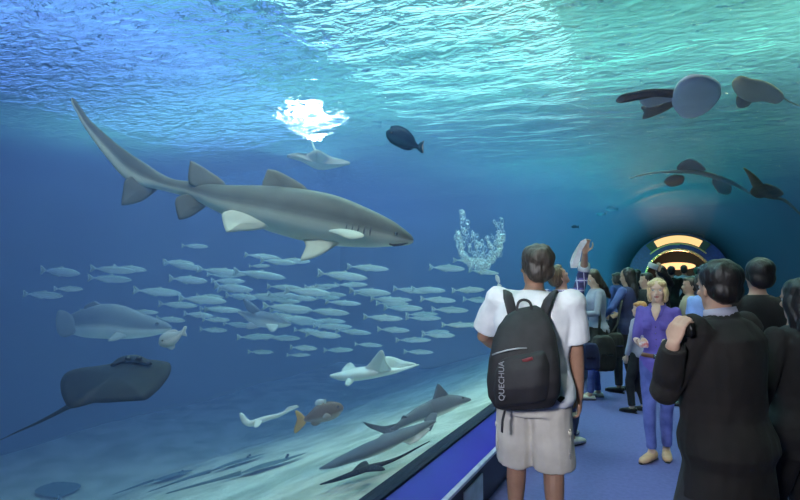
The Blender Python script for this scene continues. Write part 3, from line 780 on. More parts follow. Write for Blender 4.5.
def head_mesh(bm, M):
    rings = []
    for z,hx,yf,yb in HEADR:
        cy_ = (yf+yb)/2; hy = (yf-yb)/2
        rings.append([M @ V(hx*math.copysign(abs(math.cos(a))**.9, math.cos(a)), cy_ + hy*math.sin(a), z) for a in [2*PI*k/20 for k in range(20)]])
    loft(bm, rings)
    T = lambda *p: M @ V(*p)
    chain(bm, [T(0,.082,.118),T(0,.098,.093),T(0,.106,.078)], [.007,.0095,.0125], 10)
    for s in (1,-1):
        ball(bm, T(s*.011,.095,.074), .0085, sub=1)
        chain(bm, [T(s*.012,.085,.130),T(s*.034,.083,.134),T(s*.052,.070,.130)], [.007,.008,.006], 8)
        ball(bm, T(s*.042,.068,.088), .017, sub=2)
        for q in range(6):
            a = -1.2 + q*.55
            ball(bm, T(s*(.076+.004*math.sin(q)), -.008-.013*math.cos(a)*.6, .095+.026*math.sin(a)), .0095, sub=1)
    chain(bm, [T(-.020,.086,.054),T(0,.094,.055),T(.020,.086,.054)], [.006,.008,.006], 8)
    chain(bm, [T(-.017,.086,.045),T(0,.093,.044),T(.017,.086,.045)], [.006,.0085,.006], 8)
    ball(bm, T(0,.080,.014), .018, sub=2)
TORSO = [(.84,.150,.105,-.012),(.90,.168,.120,-.015),(.96,.165,.118,-.010),(1.04,.146,.100,0),(1.12,.145,.100,.004),(1.22,.160,.110,.004),(1.32,.172,.115,0),(1.39,.170,.105,-.006),(1.435,.145,.088,-.012),(1.465,.100,.072,-.012),(1.49,.064,.060,-.006)]

class Person:
    def __init__(s, name_label, pos, heading, H=1.72, lean=0, side=0, hyaw=0, hpitch=0, hroll=0, girth=1.0, female=False, bare=False, group=None):
        s.t = thing('person', name_label, 'person', pos, heading, group)
        s.k = H/1.75; s.lean = lean; s.side = side; s.g = girth; s.fem = female
        s.pos = Vector(pos); s.R = Matrix.Rotation(heading, 3, 'Z')
        s.skin = bmesh.new(); s.bare = bare
        k = s.k
        sw = (.165 if female else .188)*(.6+.4*girth)
        s.sh = {q: s.T(V(q*sw, -.005, 1.425)) for q in (1,-1)}
        s.hip = {q: V(q*.088, 0, .92)*k for q in (1,-1)}
        nb = s.T(V(0,-.008,1.47)); hb = s.T(V(0,.0,1.525))
        Rh = Matrix.Rotation(hyaw,3,'Z') @ Matrix.Rotation(hpitch,3,'X') @ Matrix.Rotation(hroll,3,'Y')
        Rb = Matrix.Rotation(side,3,'Y') @ Matrix.Rotation(-lean,3,'X')
        pivot = hb + Rb @ V(0,-.005,.045)*k
        Rr = Rb @ Rh
        s.HM = Matrix.Translation(pivot) @ Rr.to_4x4() @ Matrix.Scale(k*1.0,4) @ Matrix.Translation(V(0,-.01,-.055))
        chain(s.skin, [nb, hb, s.HM @ V(0,-.01,.06)], [.062*k,.052*k,.052*k], 14)
        head_mesh(s.skin, s.HM)
        rings = []
        for z,hx,hy,yo in TORSO: rings.append(s.ring(z,hx*.93,hy*.92,yo))
        loft(s.skin, rings)
        s.jn = {}
    def T(s, p):
        k = s.k; p = Vector(p); q = max(0, min(1, (p.z-.95)/.4))
        M = Matrix.Rotation(s.side*q,3,'Y') @ Matrix.Rotation(-s.lean*q,3,'X')
        c = V(0,0,.95)
        return (c + M @ (p-c))*k
    def ring(s, z, hx, hy, yo, n=24, e=0):
        gg = s.g
        if s.fem:
            if z < 1.0: hx *= 1.02
            elif z < 1.2: hx *= .86; hy *= .92
            elif z < 1.36: hx *= .88; hy *= 1.05; yo += .008
            else: hx *= .9
        if z > 1.4: gg = 1+(gg-1)*.4
        return [s.T(V((hx*gg+e)*math.cos(a), yo+(.02*(gg-1)) + (hy*gg+e)*math.sin(a), z)) for a in [2*PI*j/n for j in range(n)]]
    def W(s, p):           # world -> local
        return s.R.inverted() @ (Vector(p) - s.pos)
    def arm(s, q, target, hint, hd=None, palm=None, curl=.5, with_hand=True, thumb=.6):
        k = s.k; S_ = s.sh[q]
        E, Wr = ik(S_, Vector(target), .285*k, .255*k, Vector(hint))
        s.jn[('a',q)] = (S_, E, Wr)
        r = s.g**.5*(.88 if s.fem else 1)
        chain(s.skin, [S_, S_.lerp(E,.5), E, E.lerp(Wr,.35), Wr], [.050*k*r,.044*k*r,.038*k*r,.037*k*r,.025*k*r], 14)
        if with_hand:
            d = Vector(hd) if hd else (Wr-E)
            pm = Vector(palm) if palm else V(-q,0,0)
            # side so that the thumb points forward/up
            lat = d.normalized().cross(pm)
            want = V(0,1,.3) if abs(d.normalized().z) > .6 else V(0,0,1)
            sd = 1 if lat.dot(want) > 0 else -1
            hand(s.skin, Wr, d, pm, sd, curl, k*(.93 if s.fem else 1.0), thumb)
        return E, Wr
    def leg(s, q, ankle, hint=(0,1,0)):
        k = s.k; H_ = s.hip[q]
        K, A = ik(H_, Vector(ankle), .43*k, .42*k, Vector(hint))
        s.jn[('l',q)] = (H_, K, A)
        r = s.g**.5
        chain(s.skin, [H_, H_.lerp(K,.4), K, K.lerp(A,.3), K.lerp(A,.7), A], ([.085*k*r,.078*k*r,.055*k*r,.056*k,.040*k,.034*k] if s.bare else [.070*k*r,.060*k*r,.042*k*r,.042*k,.032*k,.028*k]), 14)
        return K, A
    def finish(s, m, voxel=.008):
        s.body = baked('body', s.skin, m, s.t, voxel, 3)
        return s.body
    def eyes(s, iris=None):
        for q in (1,-1):
            bm = bmesh.new(); ball(bm, s.HM @ V(q*.031,.0745,.1155), .0125*s.k, sub=2); e = obj('eye', bm, m_whiteeye, s.t)
            bm = bmesh.new(); ball(bm, s.HM @ V(q*.031,.0835,.1155), .0060*s.k, sub=1); obj('iris', bm, iris or m_eye, e)
    def lips(s):
        bm = bmesh.new(); T = lambda *p: s.HM @ V(*p)
        chain(bm, [T(-.019,.090,.051),T(0,.0985,.053),T(.019,.090,.051)], [.004,.0065,.004], 8)
        chain(bm, [T(-.015,.090,.045),T(0,.0985,.044),T(.015,.090,.045)], [.004,.0065,.004], 8)
        obj('lips', bm, m_lip, s.t)
    def shirt(s, m, name='shirt', hem=.88, sleeve='long', e=.016, voxel=.009, disp=.006, cuff=None, flare=0, srad=1.0, collar=False, open_=False):
        bm = bmesh.new(); k = s.k
        tz = [a for a in TORSO if a[0] > hem+.02 and a[0] < 1.48]
        t0 = min(TORSO, key=lambda a: abs(a[0]-max(hem,.84)))
        rings = [s.ring(hem, t0[1], t0[2], t0[3], e=e+flare)]
        for z,hx,hy,yo in tz:
            f = flare*max(0, 1-(z-hem)/.35)
            rings.append(s.ring(z,hx,hy,yo,e=e+f))
        rings.append(s.ring(1.485,.062,.058,-.006,e=.008))
        loft(bm, rings)
        for q in (1,-1):
            if ('a',q) not in s.jn: continue
            S_, E, Wr = s.jn[('a',q)]; r = s.g**.5*srad*(.88 if s.fem else 1)
            if sleeve == 'short':
                M_ = S_.lerp(E,.78); chain(bm, [s.T(V(q*.10,-.01,1.40)), S_, S_.lerp(E,.4), M_], [.072*k*r,.068*k*r,.068*k*r,.070*k*r], 16, (True,False))
            elif sleeve == 'rolled':
                M_ = E.lerp(Wr,.12); chain(bm, [s.T(V(q*.10,-.01,1.40)), S_, S_.lerp(E,.5), E, M_], [.068*k*r,.063*k*r,.056*k*r,.050*k*r,.050*k*r], 16, (True,False))
            elif sleeve == 'long':
                M_ = E.lerp(Wr,.97); chain(bm, [s.T(V(q*.10,-.01,1.40)), S_, S_.lerp(E,.5), E, E.lerp(Wr,.5), M_], [.070*k*r,.065*k*r,.060*k*r,.052*k*r,.046*k*r,.040*k*r], 16, (True,False))
        if collar:
            tube(bm, [s.T(V(0,-.012,1.455)), s.T(V(0,-.010,1.51))], [.085*k,.070*k], 20, ref=V(0,1,0))
        return baked(name, bm, m, s.t, voxel, 3, disp, .13*k)
    def pants(s, m, name='trousers', to=.95, e=1.0, top=1.0, voxel=.009, disp=.006, flare=1.0):
        """to: 0..1 thigh, 1..2 shank"""
        bm = bmesh.new(); k = s.k
        rings = [s.ring(.80,.135,.10,-.01,e=.012)] + [s.ring(z,hx,hy,yo,e=.012) for z,hx,hy,yo in TORSO if z < top] + [s.ring(top,.15,.105,-.005,e=.010)]
        loft(bm, rings)
        for q in (1,-1):
            H_, K, A = s.jn[('l',q)]; r = s.g**.5*e
            if to <= 1.0:
                M_ = H_.lerp(K,to); chain(bm, [H_, H_.lerp(K,to*.5), M_], [.097*k*r,.093*k*r*flare,.088*k*r*flare], 18, (True,False))
            else:
                M_ = K.lerp(A,to-1); chain(bm, [H_, H_.lerp(K,.45), K, K.lerp(A,.4), M_], [.094*k*r,.086*k*r,.066*k*r,.062*k*r*flare,.050*k*r*flare], 18, (True,False))
        return baked(name, bm, m, s.t, voxel, 3, disp, .12*k)
    def shoe(s, q, m, dirn=(0,1,0), name='shoe', flat=False):
        A = s.jn[('l',q)][2]; k = s.k; d = Vector(dirn).normalized(); bm = bmesh.new()
        b0 = V(A.x, A.y, 0)
        h = .055 if flat else .085
        tube(bm, [b0-d*.065*k+V(0,0,.035*k), b0-d*.05*k+V(0,0,h*.55*k), b0+V(0,0,h*.55*k), b0+d*.08*k+V(0,0,.038*k), b0+d*.15*k+V(0,0,.030*k), b0+d*.195*k+V(0,0,.024*k)],
             [(.030*k,.022*k),(h*.52*k,.036*k),(h*.55*k,.040*k),(.037*k,.046*k),(.030*k,.044*k),(.016*k,.024*k)], 16)
        o = obj(name, bm, m, s.t)
        bm = bmesh.new()
        tube(bm, [b0-d*.07*k+V(0,0,.009*k), b0+V(0,0,.009*k), b0+d*.10*k+V(0,0,.009*k), b0+d*.20*k+V(0,0,.009*k)], [(.009*k,.030*k),(.009*k,.036*k),(.009*k,.046*k),(.009*k,.022*k)], 12)
        obj('sole', bm, m_shoe_b, o)
        return o
    def foot(s, q, dirn=(0,1,0)):      # inside shoes: small foot on the body mesh
        A = s.jn[('l',q)][2]; d = Vector(dirn).normalized()
        chain(s.skin, [A, V(A.x,A.y,.05*s.k)+d*.03, V(A.x,A.y,.035*s.k)+d*.11], [.036*s.k,.034*s.k,.024*s.k], 10)
    def hair(s, m, style='short', voxel=.008, disp=.006):
        bm = bmesh.new(); M = s.HM; Sc = s.k
        R3 = M.to_3x3().normalized()
        def el(c, r):
            vs = bmesh.ops.create_icosphere(bm, subdivisions=3, radius=1)['verts']
            for v in vs: v.co = M @ V(c[0]+v.co.x*r[0], c[1]+v.co.y*r[1], c[2]+v.co.z*r[2])
        el((0,-.018,.150),(.083,.094,.085))
        el((0,-.040,.105),(.079,.066,.085))
        if style == 'short':
            for q in (1,-1): el((q*.066,-.012,.118),(.016,.028,.035))
            el((0,.045,.190),(.055,.045,.030))
        if style == 'bob':
            for q in (1,-1):
                el((q*.072,.012,.085),(.024,.050,.075)); el((q*.066,.0,.035),(.026,.045,.040)); el((q*.045,.052,.175),(.040,.040,.030))
            el((0,-.055,.06),(.075,.05,.07))
        if style == 'long':
            for q in (1,-1):
                el((q*.070,-.010,.085),(.020,.040,.085)); el((q*.062,-.03,.0),(.026,.036,.09))
            el((0,-.06,.04),(.078,.048,.11)); el((0,-.07,-.06),(.085,.045,.13)); el((0,-.07,-.15),(.07,.035,.10))
        if style == 'crop':
            el((0,-.030,.148),(.090,.094,.086)); el((0,-.052,.085),(.080,.055,.062))
            for q in (1,-1): el((q*.068,-.010,.125),(.016,.026,.030))
            el((0,.045,.190),(.058,.048,.034))
        if style == 'full':
            el((0,-.035,.15),(.094,.098,.088)); el((0,-.055,.09),(.088,.065,.08))
            for q in (1,-1): el((q*.070,-.018,.11),(.020,.036,.045))
        return baked('hair', bm, m, s.t, voxel, 2, disp, .035)

# ---- man with backpack
p = Person('man seen from behind in white T-shirt and beige shorts wearing a black backpack', ground(531,3.2), math.radians(6), H=1.76, lean=.03, side=.03, hyaw=.55, hpitch=-.05, girth=1.16, bare=True)
p.arm(1, V(.25,.12,.85), V(.5,-.7,0), palm=(-1,0,0), curl=.5)
p.arm(-1, V(-.24,.36,1.10), V(-.8,-.2,-.7), palm=(1,0,0), curl=.8)
p.leg(1, V(.125,-.02,.085)); p.leg(-1, V(-.12,.10,.085)); p.foot(1); p.foot(-1)
p.finish(m_skin_t, .006)
p.hair(m_h_grey, 'full', disp=.008)
p.shirt(m_white_sh, 't_shirt', hem=.86, sleeve='short', e=.026, flare=.02, voxel=.008, disp=.010, srad=1.12)
p.pants(m_beige, 'shorts', to=1.0, e=1.12, flare=1.1, voxel=.008, disp=.010)
for q in (1,-1):
    p.shoe(q, m_shoe_w, name='sports_shoe')
    H_, K, A = p.jn[('l',q)]
    c = H_.lerp(K,.62) + V(q*.098,-.005,0); bm = bmesh.new()
    vs = box(bm, c.x-.012, c.y-.065, c.z-.09, c.x+.012, c.y+.065, c.z+.07); bmesh.ops.bevel(bm, geom=bm.edges[:], offset=.008, segments=2, affect='EDGES')
    pk = obj('cargo_pocket', bm, m_beige, p.t)
    bm = bmesh.new(); box(bm, c.x-.015, c.y-.07, c.z+.04, c.x+.017, c.y+.07, c.z+.075); bmesh.ops.bevel(bm, geom=bm.edges[:], offset=.006, segments=2, affect='EDGES'); obj('pocket_flap', bm, m_beige, pk)
# backpack (local frame of the man, on his back)
bp_ = thing('backpack', 'black backpack with a thin pale piping on the back of the man in white', 'backpack', p.t.location, p.t.rotation_euler.z)
bm = bmesh.new(); rings = []
for z,hx,y0,y1 in ((.985,.10,-.16,-.24),(1.0,.145,-.14,-.29),(1.06,.175,-.135,-.33),(1.14,.180,-.13,-.345),(1.24,.172,-.13,-.33),(1.33,.155,-.125,-.30),(1.40,.130,-.12,-.265),(1.45,.095,-.115,-.225),(1.475,.05,-.12,-.18)):
    c_y = (y0+y1)/2; hy = abs(y1-y0)/2
    rings.append([V(-.012 + hx*math.copysign(abs(math.cos(a))**.7, math.cos(a)), c_y + hy*math.copysign(abs(math.sin(a))**.8, math.sin(a)), z+.015*math.cos(a)) for a in [2*PI*k/28 for k in range(28)]])
loft(bm, rings)
m_pack = mat('pack_fabric', (.018,.016,.020), (.010,.010,.012), rough=.75, scale=14, bstr=.4, bdist=.01)
m_strap = mat('strap_webbing', (.03,.03,.034), rough=.8, bstr=.2)
baked('pack_body', bm, m_pack, bp_, .009, 3, .005, .10)
bm = bmesh.new(); rings = []
for z,hx,yf in ((1.02,.10,-.30),(1.04,.135,-.345),(1.12,.145,-.375),(1.20,.138,-.372),(1.255,.12,-.35),(1.27,.09,-.31)):
    rings.append([V(-.012 + hx*math.copysign(abs(math.cos(a))**.6, math.cos(a)), -.27 + (yf+.27)*-math.sin(a) if False else -.27 + abs(yf+.27)*math.sin(a), z + .03*math.cos(a)) for a in [2*PI*k/28 for k in range(28)]])
loft(bm, rings); fp_ = baked('front_pocket', bm, m_pack, bp_, .009, 3, .004, .10)
bm = bmesh.new(); tube(bm, [V(-.152,-.31,1.255),V(-.12,-.345,1.270),V(-.07,-.357,1.287),V(-.02,-.356,1.297),V(.02,-.35,1.300)], .0035, 8); obj('piping', bm, mat('grey_piping', (.45,.45,.48), rough=.5, bstr=0), fp_)
for q in (1,-1):
    bm = bmesh.new(); tube(bm, [V(q*.075,-.16,1.44),V(q*.10,-.125,1.515),V(q*.115,-.05,1.545),V(q*.125,.05,1.51),V(q*.135,.125,1.40),V(q*.14,.135,1.28),V(q*.165,.08,1.12),V(q*.185,-.03,1.05),V(q*.15,-.17,1.03)], [(.009,.030)]*6+[(.007,.022),(.005,.014),(.005,.012)], 10, ref=V(0,0,1)); obj('shoulder_strap', bm, m_strap, bp_)
bm = bmesh.new(); tube(bm, crom([V(-.05,-.19,1.45)[:],V(-.04,-.20,1.50)[:],V(-.012,-.20,1.515)[:],V(.018,-.20,1.50)[:],V(.028,-.19,1.45)[:]],3), .007, 8); obj('grab_handle', bm, m_strap, bp_)
bm = bmesh.new(); tube(bm, [V(-.10,-.24,1.0),V(-.115,-.25,.93),V(-.118,-.25,.875)], [(.004,.012)]*3, 8); obj('loose_strap', bm, m_strap, bp_)
# lettering down the pocket
cu = bpy.data.curves.new('lettering', 'FONT'); cu.body = 'QUECHUA'; cu.size = .038; cu.extrude = .0015; cu.align_x = 'CENTER'
to_ = bpy.data.objects.new('lettering_tmp', cu); C.objects.link(to_); bpy.context.view_layer.update()
me = bpy.data.meshes.new_from_object(to_.evaluated_get(bpy.context.evaluated_depsgraph_get())); bpy.data.objects.remove(to_)
lt = bpy.data.objects.new('lettering', me); C.objects.link(lt); me.materials.append(mat('print_grey', (.32,.32,.35), rough=.6, bstr=0)); lt.parent = fp_
# reads upwards, normal faces -y (towards the back)
bp_.scale = (1.07,1.07,1.09); bp_.location.z = -.20
lt.matrix_local = Matrix.Translation(V(-.085,-.374,1.145)) @ Matrix(((0,-1,0,0),(0,0,-1,0),(1,0,0,0),(0,0,0,1)))
bm = bmesh.new(); tube(bm, [V(0,-.352,1.235),V(.045,-.352,1.255)], [(.012,.003),(.007,.003)], 8); o = obj('red_patch', bm, mat('dark_red', (.20,.02,.03), rough=.6, bstr=0), fp_)

# ---- visitor in plaid pointing up
p = Person('person in a dark plaid shirt with face turned up and one arm raised', ground(563,5.35), math.radians(-30), H=1.69, lean=-.04, hpitch=.55, hyaw=-.25)
hw = p.W(P(585,253,5.1))
p.arm(1, hw, p.R.inverted() @ (FWD*.8 + RGT*.3 - UPV*.3), hd=p.R.inverted() @ (UPV*1.0 + RGT*.05), palm=p.R.inverted() @ (-FWD), curl=.55)
p.arm(-1, V(-.24,.2,.98), V(-.6,-.6,0), curl=.5)
p.leg(1, V(.12,-.06,.085)); p.leg(-1, V(-.10,.12,.085)); p.foot(1); p.foot(-1)
p.finish(m_skin, .006); p.eyes(); p.hair(m_h_blond if False else hairmat('light_brown_hair', (.16,.11,.07), (.08,.05,.03)), 'short')
p.shirt(m_plaid, 'plaid_shirt', hem=.82, sleeve='rolled', e=.022, flare=.02, disp=.006)
p.pants(m_navy, 'trousers', to=1.95, disp=.006)
for q in (1,-1): p.shoe(q, m_shoe_w)
S_, E, Wr = p.jn[('a',1)]
bm = bmesh.new(); tube(bm, [E.lerp(Wr,.04), E.lerp(Wr,.30)], [.056,.053], 18); o = obj('rolled_cuff', bm, m_white_sh, p.t); o['label'] = 'white turned-back cuff'
pl = p
# white paper held up behind the hand
c = P(576,262,5.15); bm = bmesh.new()
ol = [P(571,268,5.12),P(570,262,5.14),P(573,254,5.14),P(577,247,5.10),P(581,241,5.06),P(586,238.5,5.05),P(587,242,5.05),P(582,250,5.08),P(580,261,5.10),P(577,268,5.12)]
fr_ = [bm.verts.new(q - c) for q in ol]; bk = [bm.verts.new(q - c + FWD*.006) for q in ol]
for i in range(len(ol)): bm.faces.new((fr_[i],fr_[(i+1)%len(ol)],bk[(i+1)%len(ol)],bk[i]))
bm.faces.new(fr_); bm.faces.new(bk[::-1])
o = obj('leaflet', bm, mat('white_paper', (.8,.82,.85), rough=.7, bstr=0), smooth=False); o.location = c; tag(o, 'curled white leaflet held up by the visitor in plaid', 'leaflet')
# dark shoulder bag on the plaid visitor
def bag(label, loc, rz, w, d, h, m, pts, cat='bag', name='shoulder_bag', strap_m=None):
    t = thing(name, label, cat, loc, rz)
    bm = bmesh.new(); rings = []
    for z, f in ((0,.75),(.1,.97),(.45,1.0),(.8,.85),(.95,.65),(1.0,.35)):
        rings.append([V(w*.5*f*math.copysign(abs(math.cos(a))**.6, math.cos(a)), d*.5*(.3+.7*f)*math.sin(a), z*h) for a in [2*PI*k/20 for k in range(20)]])
    loft(bm, rings); baked('bag_body', bm, m, t, .01, 2, .008, .10)
    bm = bmesh.new(); R_ = Matrix.Rotation(-rz,3,'Z'); tube(bm, [R_ @ (Vector(q)-Vector(loc)) for q in pts], [(.006,.016)]*len(pts), 8); obj('strap', bm, strap_m or m, t)
    bm = bmesh.new(); box(bm, -w*.2, -d*.52, h*.45, w*.2, -d*.44, h*.5); obj('clasp', bm, m_metal, t, smooth=False)
    return t
q = P(589,345,5.0); bag('dark shoulder bag hanging at the side of the visitor in plaid', q - V(0,0,.22), YAW, .20,.11,.24, m_navy, [q+V(-.08,0,.06), P(583,320,5.12), P(573,300,5.15), P(564,298,5.3)])

# ---- woman in grey cardigan looking down
p = Person('long-haired woman in a grey cardigan looking down, standing by the glass', ground(597,7.15), math.radians(112), H=1.64, lean=.06, hpitch=-.45, hyaw=.25, female=True)
p.arm(1, V(.16,.27,1.06), V(.5,-.6,-.2), palm=(-1,0,.2), curl=.7); p.arm(-1, V(-.13,.28,1.06), V(-.5,-.6,-.2), palm=(1,0,.2), curl=.7)
p.leg(1, V(.09,-.02,.07)); p.leg(-1, V(-.09,.13,.07)); p.foot(1); p.foot(-1)
p.finish(m_skin_p, .008); p.eyes(); p.hair(m_h_brown, 'long')
p.shirt(m_grey, 'cardigan', hem=.86, sleeve='long', e=.018, disp=.006)
p.pants(m_denim, 'leggings', to=1.95, e=.9)
bm = bmesh.new(); loft(bm, [p.ring(z,hx,.12,0,e=.02+f) for z,hx,f in ((.66,.15,.05),(.78,.16,.035),(.88,.165,.015),(.97,.15,.012))]); baked('skirt', bm, m_blackc, p.t, .01, 2, .008, .1)
for q in (1,-1): p.shoe(q, m_shoe_w, name='flat_shoe', flat=True)
q = P(603,352,6.75); bag('large black bag at the hip of the woman in the grey cardigan', q - V(0,0,.22), YAW+.2, .34,.20,.42, m_blackc, [q+V(-.05,0,.18), P(600,320,6.85), P(598,296,7.0)])

# ---- long dark haired woman in blue jacket
p = Person('dark long-haired woman in a dark vest with blue sleeves, seen from behind the child', ground(627,7.5), math.radians(70), H=1.66, hyaw=.2, hpitch=-.15, female=True)
p.arm(-1, V(-.20,.28,.98), V(-.6,-.6,0), curl=.6); p.arm(1, V(.22,.22,1.02), V(.6,-.6,0), curl=.6)
p.leg(1, V(.11,-.02,.08)); p.leg(-1, V(-.11,.08,.08)); p.foot(1); p.foot(-1)
p.finish(m_skin, .009); p.hair(m_h_black, 'long')
p.shirt(m_bluej, 'blue_jacket', hem=.84, sleeve='long', e=.014)
p.shirt(m_navy, 'vest', hem=.82, sleeve='none', e=.024)
p.pants(m_darkt, 'trousers', to=1.95)
for q in (1,-1): p.shoe(q, m_shoe_b)
q = P(614,344,7.0); bag('black handbag carried by the dark-haired woman in the blue jacket', q - V(0,0,.16), YAW+.6, .34,.16,.30, m_blackc, [q+V(-.06,0,.08), P(617,325,7.25), P(622,300,7.3)])

# ---- child
p = Person('ginger-haired child in a grey top and dark trousers, just left of the blond woman', ground(638,6.45), math.radians(75), H=1.27, hyaw=.4)
p.arm(-1, V(-.17,.10,.58), V(-.6,-.5,0)); p.arm(1, V(.17,.05,.56), V(.6,-.5,0))
p.leg(1, V(.085,-.02,.065)); p.leg(-1, V(-.085,.06,.065)); p.foot(1); p.foot(-1)
p.finish(m_skin_p, .008); p.hair(m_h_red, 'bob')
p.shirt(m_grey, 'top', hem=.88, sleeve='long', e=.018); p.pants(m_darkt, 'trousers', to=1.95, e=1.05)
for q in (1,-1): p.shoe(q, m_shoe_b)

# ---- blond woman in purple shirt
p = Person('blond woman in a purple shirt and blue jeans facing the camera', ground(657,4.85), math.radians(172), H=1.55, hyaw=.05, hpitch=.02, lean=.0, female=True, girth=.86)
p.arm(1, V(.10,.27,1.00), V(.35,-.5,-.8), hd=(-.5,.8,.15), palm=(-.3,-.2,.9), curl=.7)
p.arm(-1, V(-.14,.20,1.0), V(-.35,-.6,-.6), hd=(.4,.8,.1), palm=(.6,0,.5), curl=.7)
p.leg(1, V(.055,.07,.075)); p.leg(-1, V(-.035,-.09,.075)); p.foot(1,(.35,1,0)); p.foot(-1,(-.2,1,0))
p.finish(m_skin_p, .006); p.eyes(mat('blue_iris', (.05,.08,.12), rough=.2, bstr=0)); p.lips()
p.hair(m_h_blond, 'bob', disp=.008)
p.shirt(m_purple, 'shirt', hem=.84, sleeve='rolled', e=.018, flare=.015, disp=.007)
p.pants(m_denim, 'jeans', to=1.92, e=.98)
p.shoe(1, m_shoe_t, (.35,1,0)); p.shoe(-1, m_shoe_t, (-.2,1,0))
bm = bmesh.new(); loft(bm, [p.ring(z,.155,.112,0,e=.030) for z in (.985,1.02)]); o = obj('belt', bm, m_belt, p.t)
bm = bmesh.new(); c0 = p.T(V(0,.132,1.0)); box(bm, c0.x-.02, c0.y-.01, c0.z-.018, c0.x+.02, c0.y+.012, c0.z+.018); obj('buckle', bm, m_metal, o)
# V of bare skin at the neckline, collar, placket, chest pockets
k = p.k
for q in (1,-1):
    bm = bmesh.new(); pts = [p.T(V(q*.062,-.045,1.49)),p.T(V(q*.074,.02,1.475)),p.T(V(q*.052,.085,1.43)),p.T(V(q*.030,.115,1.38))]
    tube(bm, pts, [(.012,.006),(.018,.006),(.026,.006),(.006,.004)], 8); obj('collar', bm, m_purple, p.t)
    bm = bmesh.new(); c0 = p.T(V(q*.075,.131,1.30)); box(bm, c0.x-.035, c0.y-.01, c0.z-.04, c0.x+.035, c0.y+.010, c0.z+.035); bmesh.ops.bevel(bm, geom=bm.edges[:], offset=.005, segments=2, affect='EDGES'); obj('chest_pocket', bm, m_purple, p.t)
bm = bmesh.new(); rings = []
tube(bm, [p.T(V(0,.062,1.50)), p.T(V(0,.098,1.445)), p.T(V(0,.121,1.39)), p.T(V(0,.128,1.34))], [(.006,.030),(.008,.038),(.006,.022),(.004,.003)], 12, ref=V(0,1,0)); o = obj('neckline', bm, m_skin_p, p.t); o['label'] = 'bare skin in the open collar'
for z in (1.28,1.22,1.16,1.10):
    bm = bmesh.new(); ball(bm, p.T(V(0,.130 if z > 1.2 else .118,z)), .006, (1,.5,1), 1); obj('button', bm, m_metal, p.t)
S_, E, Wr = p.jn[('a',1)]
bw = p
wp = p.pos + p.R @ (Wr + V(-.05,.09,.01)); bm = bmesh.new(); box(bm, -.035,-.012,-.025,.035,.012,.025); bmesh.ops.bevel(bm, geom=bm.edges[:], offset=.005, segments=2, affect='EDGES')
o = obj('pouch', bm, mat('red_white_pouch', (.6,.12,.12), (.75,.7,.7), rough=.5, scale=40, bstr=0)); o.location = wp; tag(o, 'small red and white object in the hands of the blond woman', 'pouch')

# ---- woman in light blue shirt turned away
p = Person('person in a light blue shirt turned to the right, just behind the blond woman', ground(699,5.75), math.radians(-50), H=1.60, lean=.12, hyaw=-.15, hpitch=-.1, female=True)
p.arm(-1, V(-.15,.30,1.12), V(-.5,-.5,-.3), curl=.7); p.arm(1, V(.15,.28,1.10), V(.5,-.5,-.3), curl=.7)
p.leg(1, V(.11,-.02,.08)); p.leg(-1, V(-.11,.08,.08)); p.foot(1); p.foot(-1)
p.finish(m_skin, .008); p.eyes(); p.hair(m_h_grey, 'short')
p.shirt(m_lblue, 'shirt', hem=.84, sleeve='rolled', e=.024, disp=.009); p.pants(m_darkt, 'trousers', to=1.95)
for q in (1,-1): p.shoe(q, m_shoe_b)

# ---- big man photographing, dark coat
p = Person('large dark-haired man in a dark coat raising a camera, seen from behind at the right', ground(722,2.42), math.radians(58), H=1.655, lean=.04, hyaw=-.45, hpitch=-.10, girth=1.28)
cp = P(688,328,2.25)         # camera position
hl = p.W(cp + V(-.01,-.05,-.045)); 
p.arm(-1, p.W(P(673,345,2.22)), p.R.inverted() @ (-RGT*.8 - UPV - FWD*.2), hd=p.R.inverted() @ (UPV*.9 + RGT*.25), palm=p.R.inverted() @ (RGT + FWD*.4), curl=.55)
p.arm(1, p.W(P(703,345,2.32)), p.R.inverted() @ (RGT*.2 - UPV), hd=p.R.inverted() @ (UPV*.9 - RGT*.35), palm=p.R.inverted() @ (-RGT - FWD*.3), curl=.55)
p.leg(1, V(.15,-.03,.085)); p.leg(-1, V(-.15,.06,.085)); p.foot(1); p.foot(-1)
p.finish(m_skin, .005); p.eyes(); p.hair(m_h_black, 'crop', disp=.005, voxel=.007)
p.shirt(m_coat, 'coat', hem=.70, sleeve='long', e=.032, flare=.01, disp=.011, voxel=.008, collar=True, srad=1.15)
p.pants(m_darkt, 'trousers', to=1.95, e=1.1)
for q in (1,-1): p.shoe(q, m_shoe_b)
bm = bmesh.new(); tube(bm, [p.T(V(0,-.014,1.485)), p.T(V(0,-.008,1.525))], [.071,.064], 20, ref=V(0,1,0)); obj('shirt_collar', bm, m_grey, p.t)
t = thing('camera', 'small dark compact camera held up by the large man in the dark coat', 'camera', cp, YAW+math.radians(78))
bm = bmesh.new(); box(bm, -.05,-.013,-.03,.05,.013,.03); bmesh.ops.bevel(bm, geom=bm.edges[:], offset=.006, segments=3, affect='EDGES'); obj('camera_body', bm, m_shoe_b, t)
bm = bmesh.new(); tube(bm, [V(0,.012,0),V(0,.035,0)], [.021,.019], 20); obj('lens', bm, m_metal, t)
bm = bmesh.new(); box(bm, -.038,-.0155,-.024,.03,-.0135,.024); obj('screen', bm, mat('screen_glass', (.03,.04,.05), rough=.1, bstr=0), t, smooth=False)
bm = bmesh.new(); tube(bm, [V(.032,0,.03),V(.032,0,.037)], [.007,.007], 12); obj('shutter_button', bm, m_metal, t)

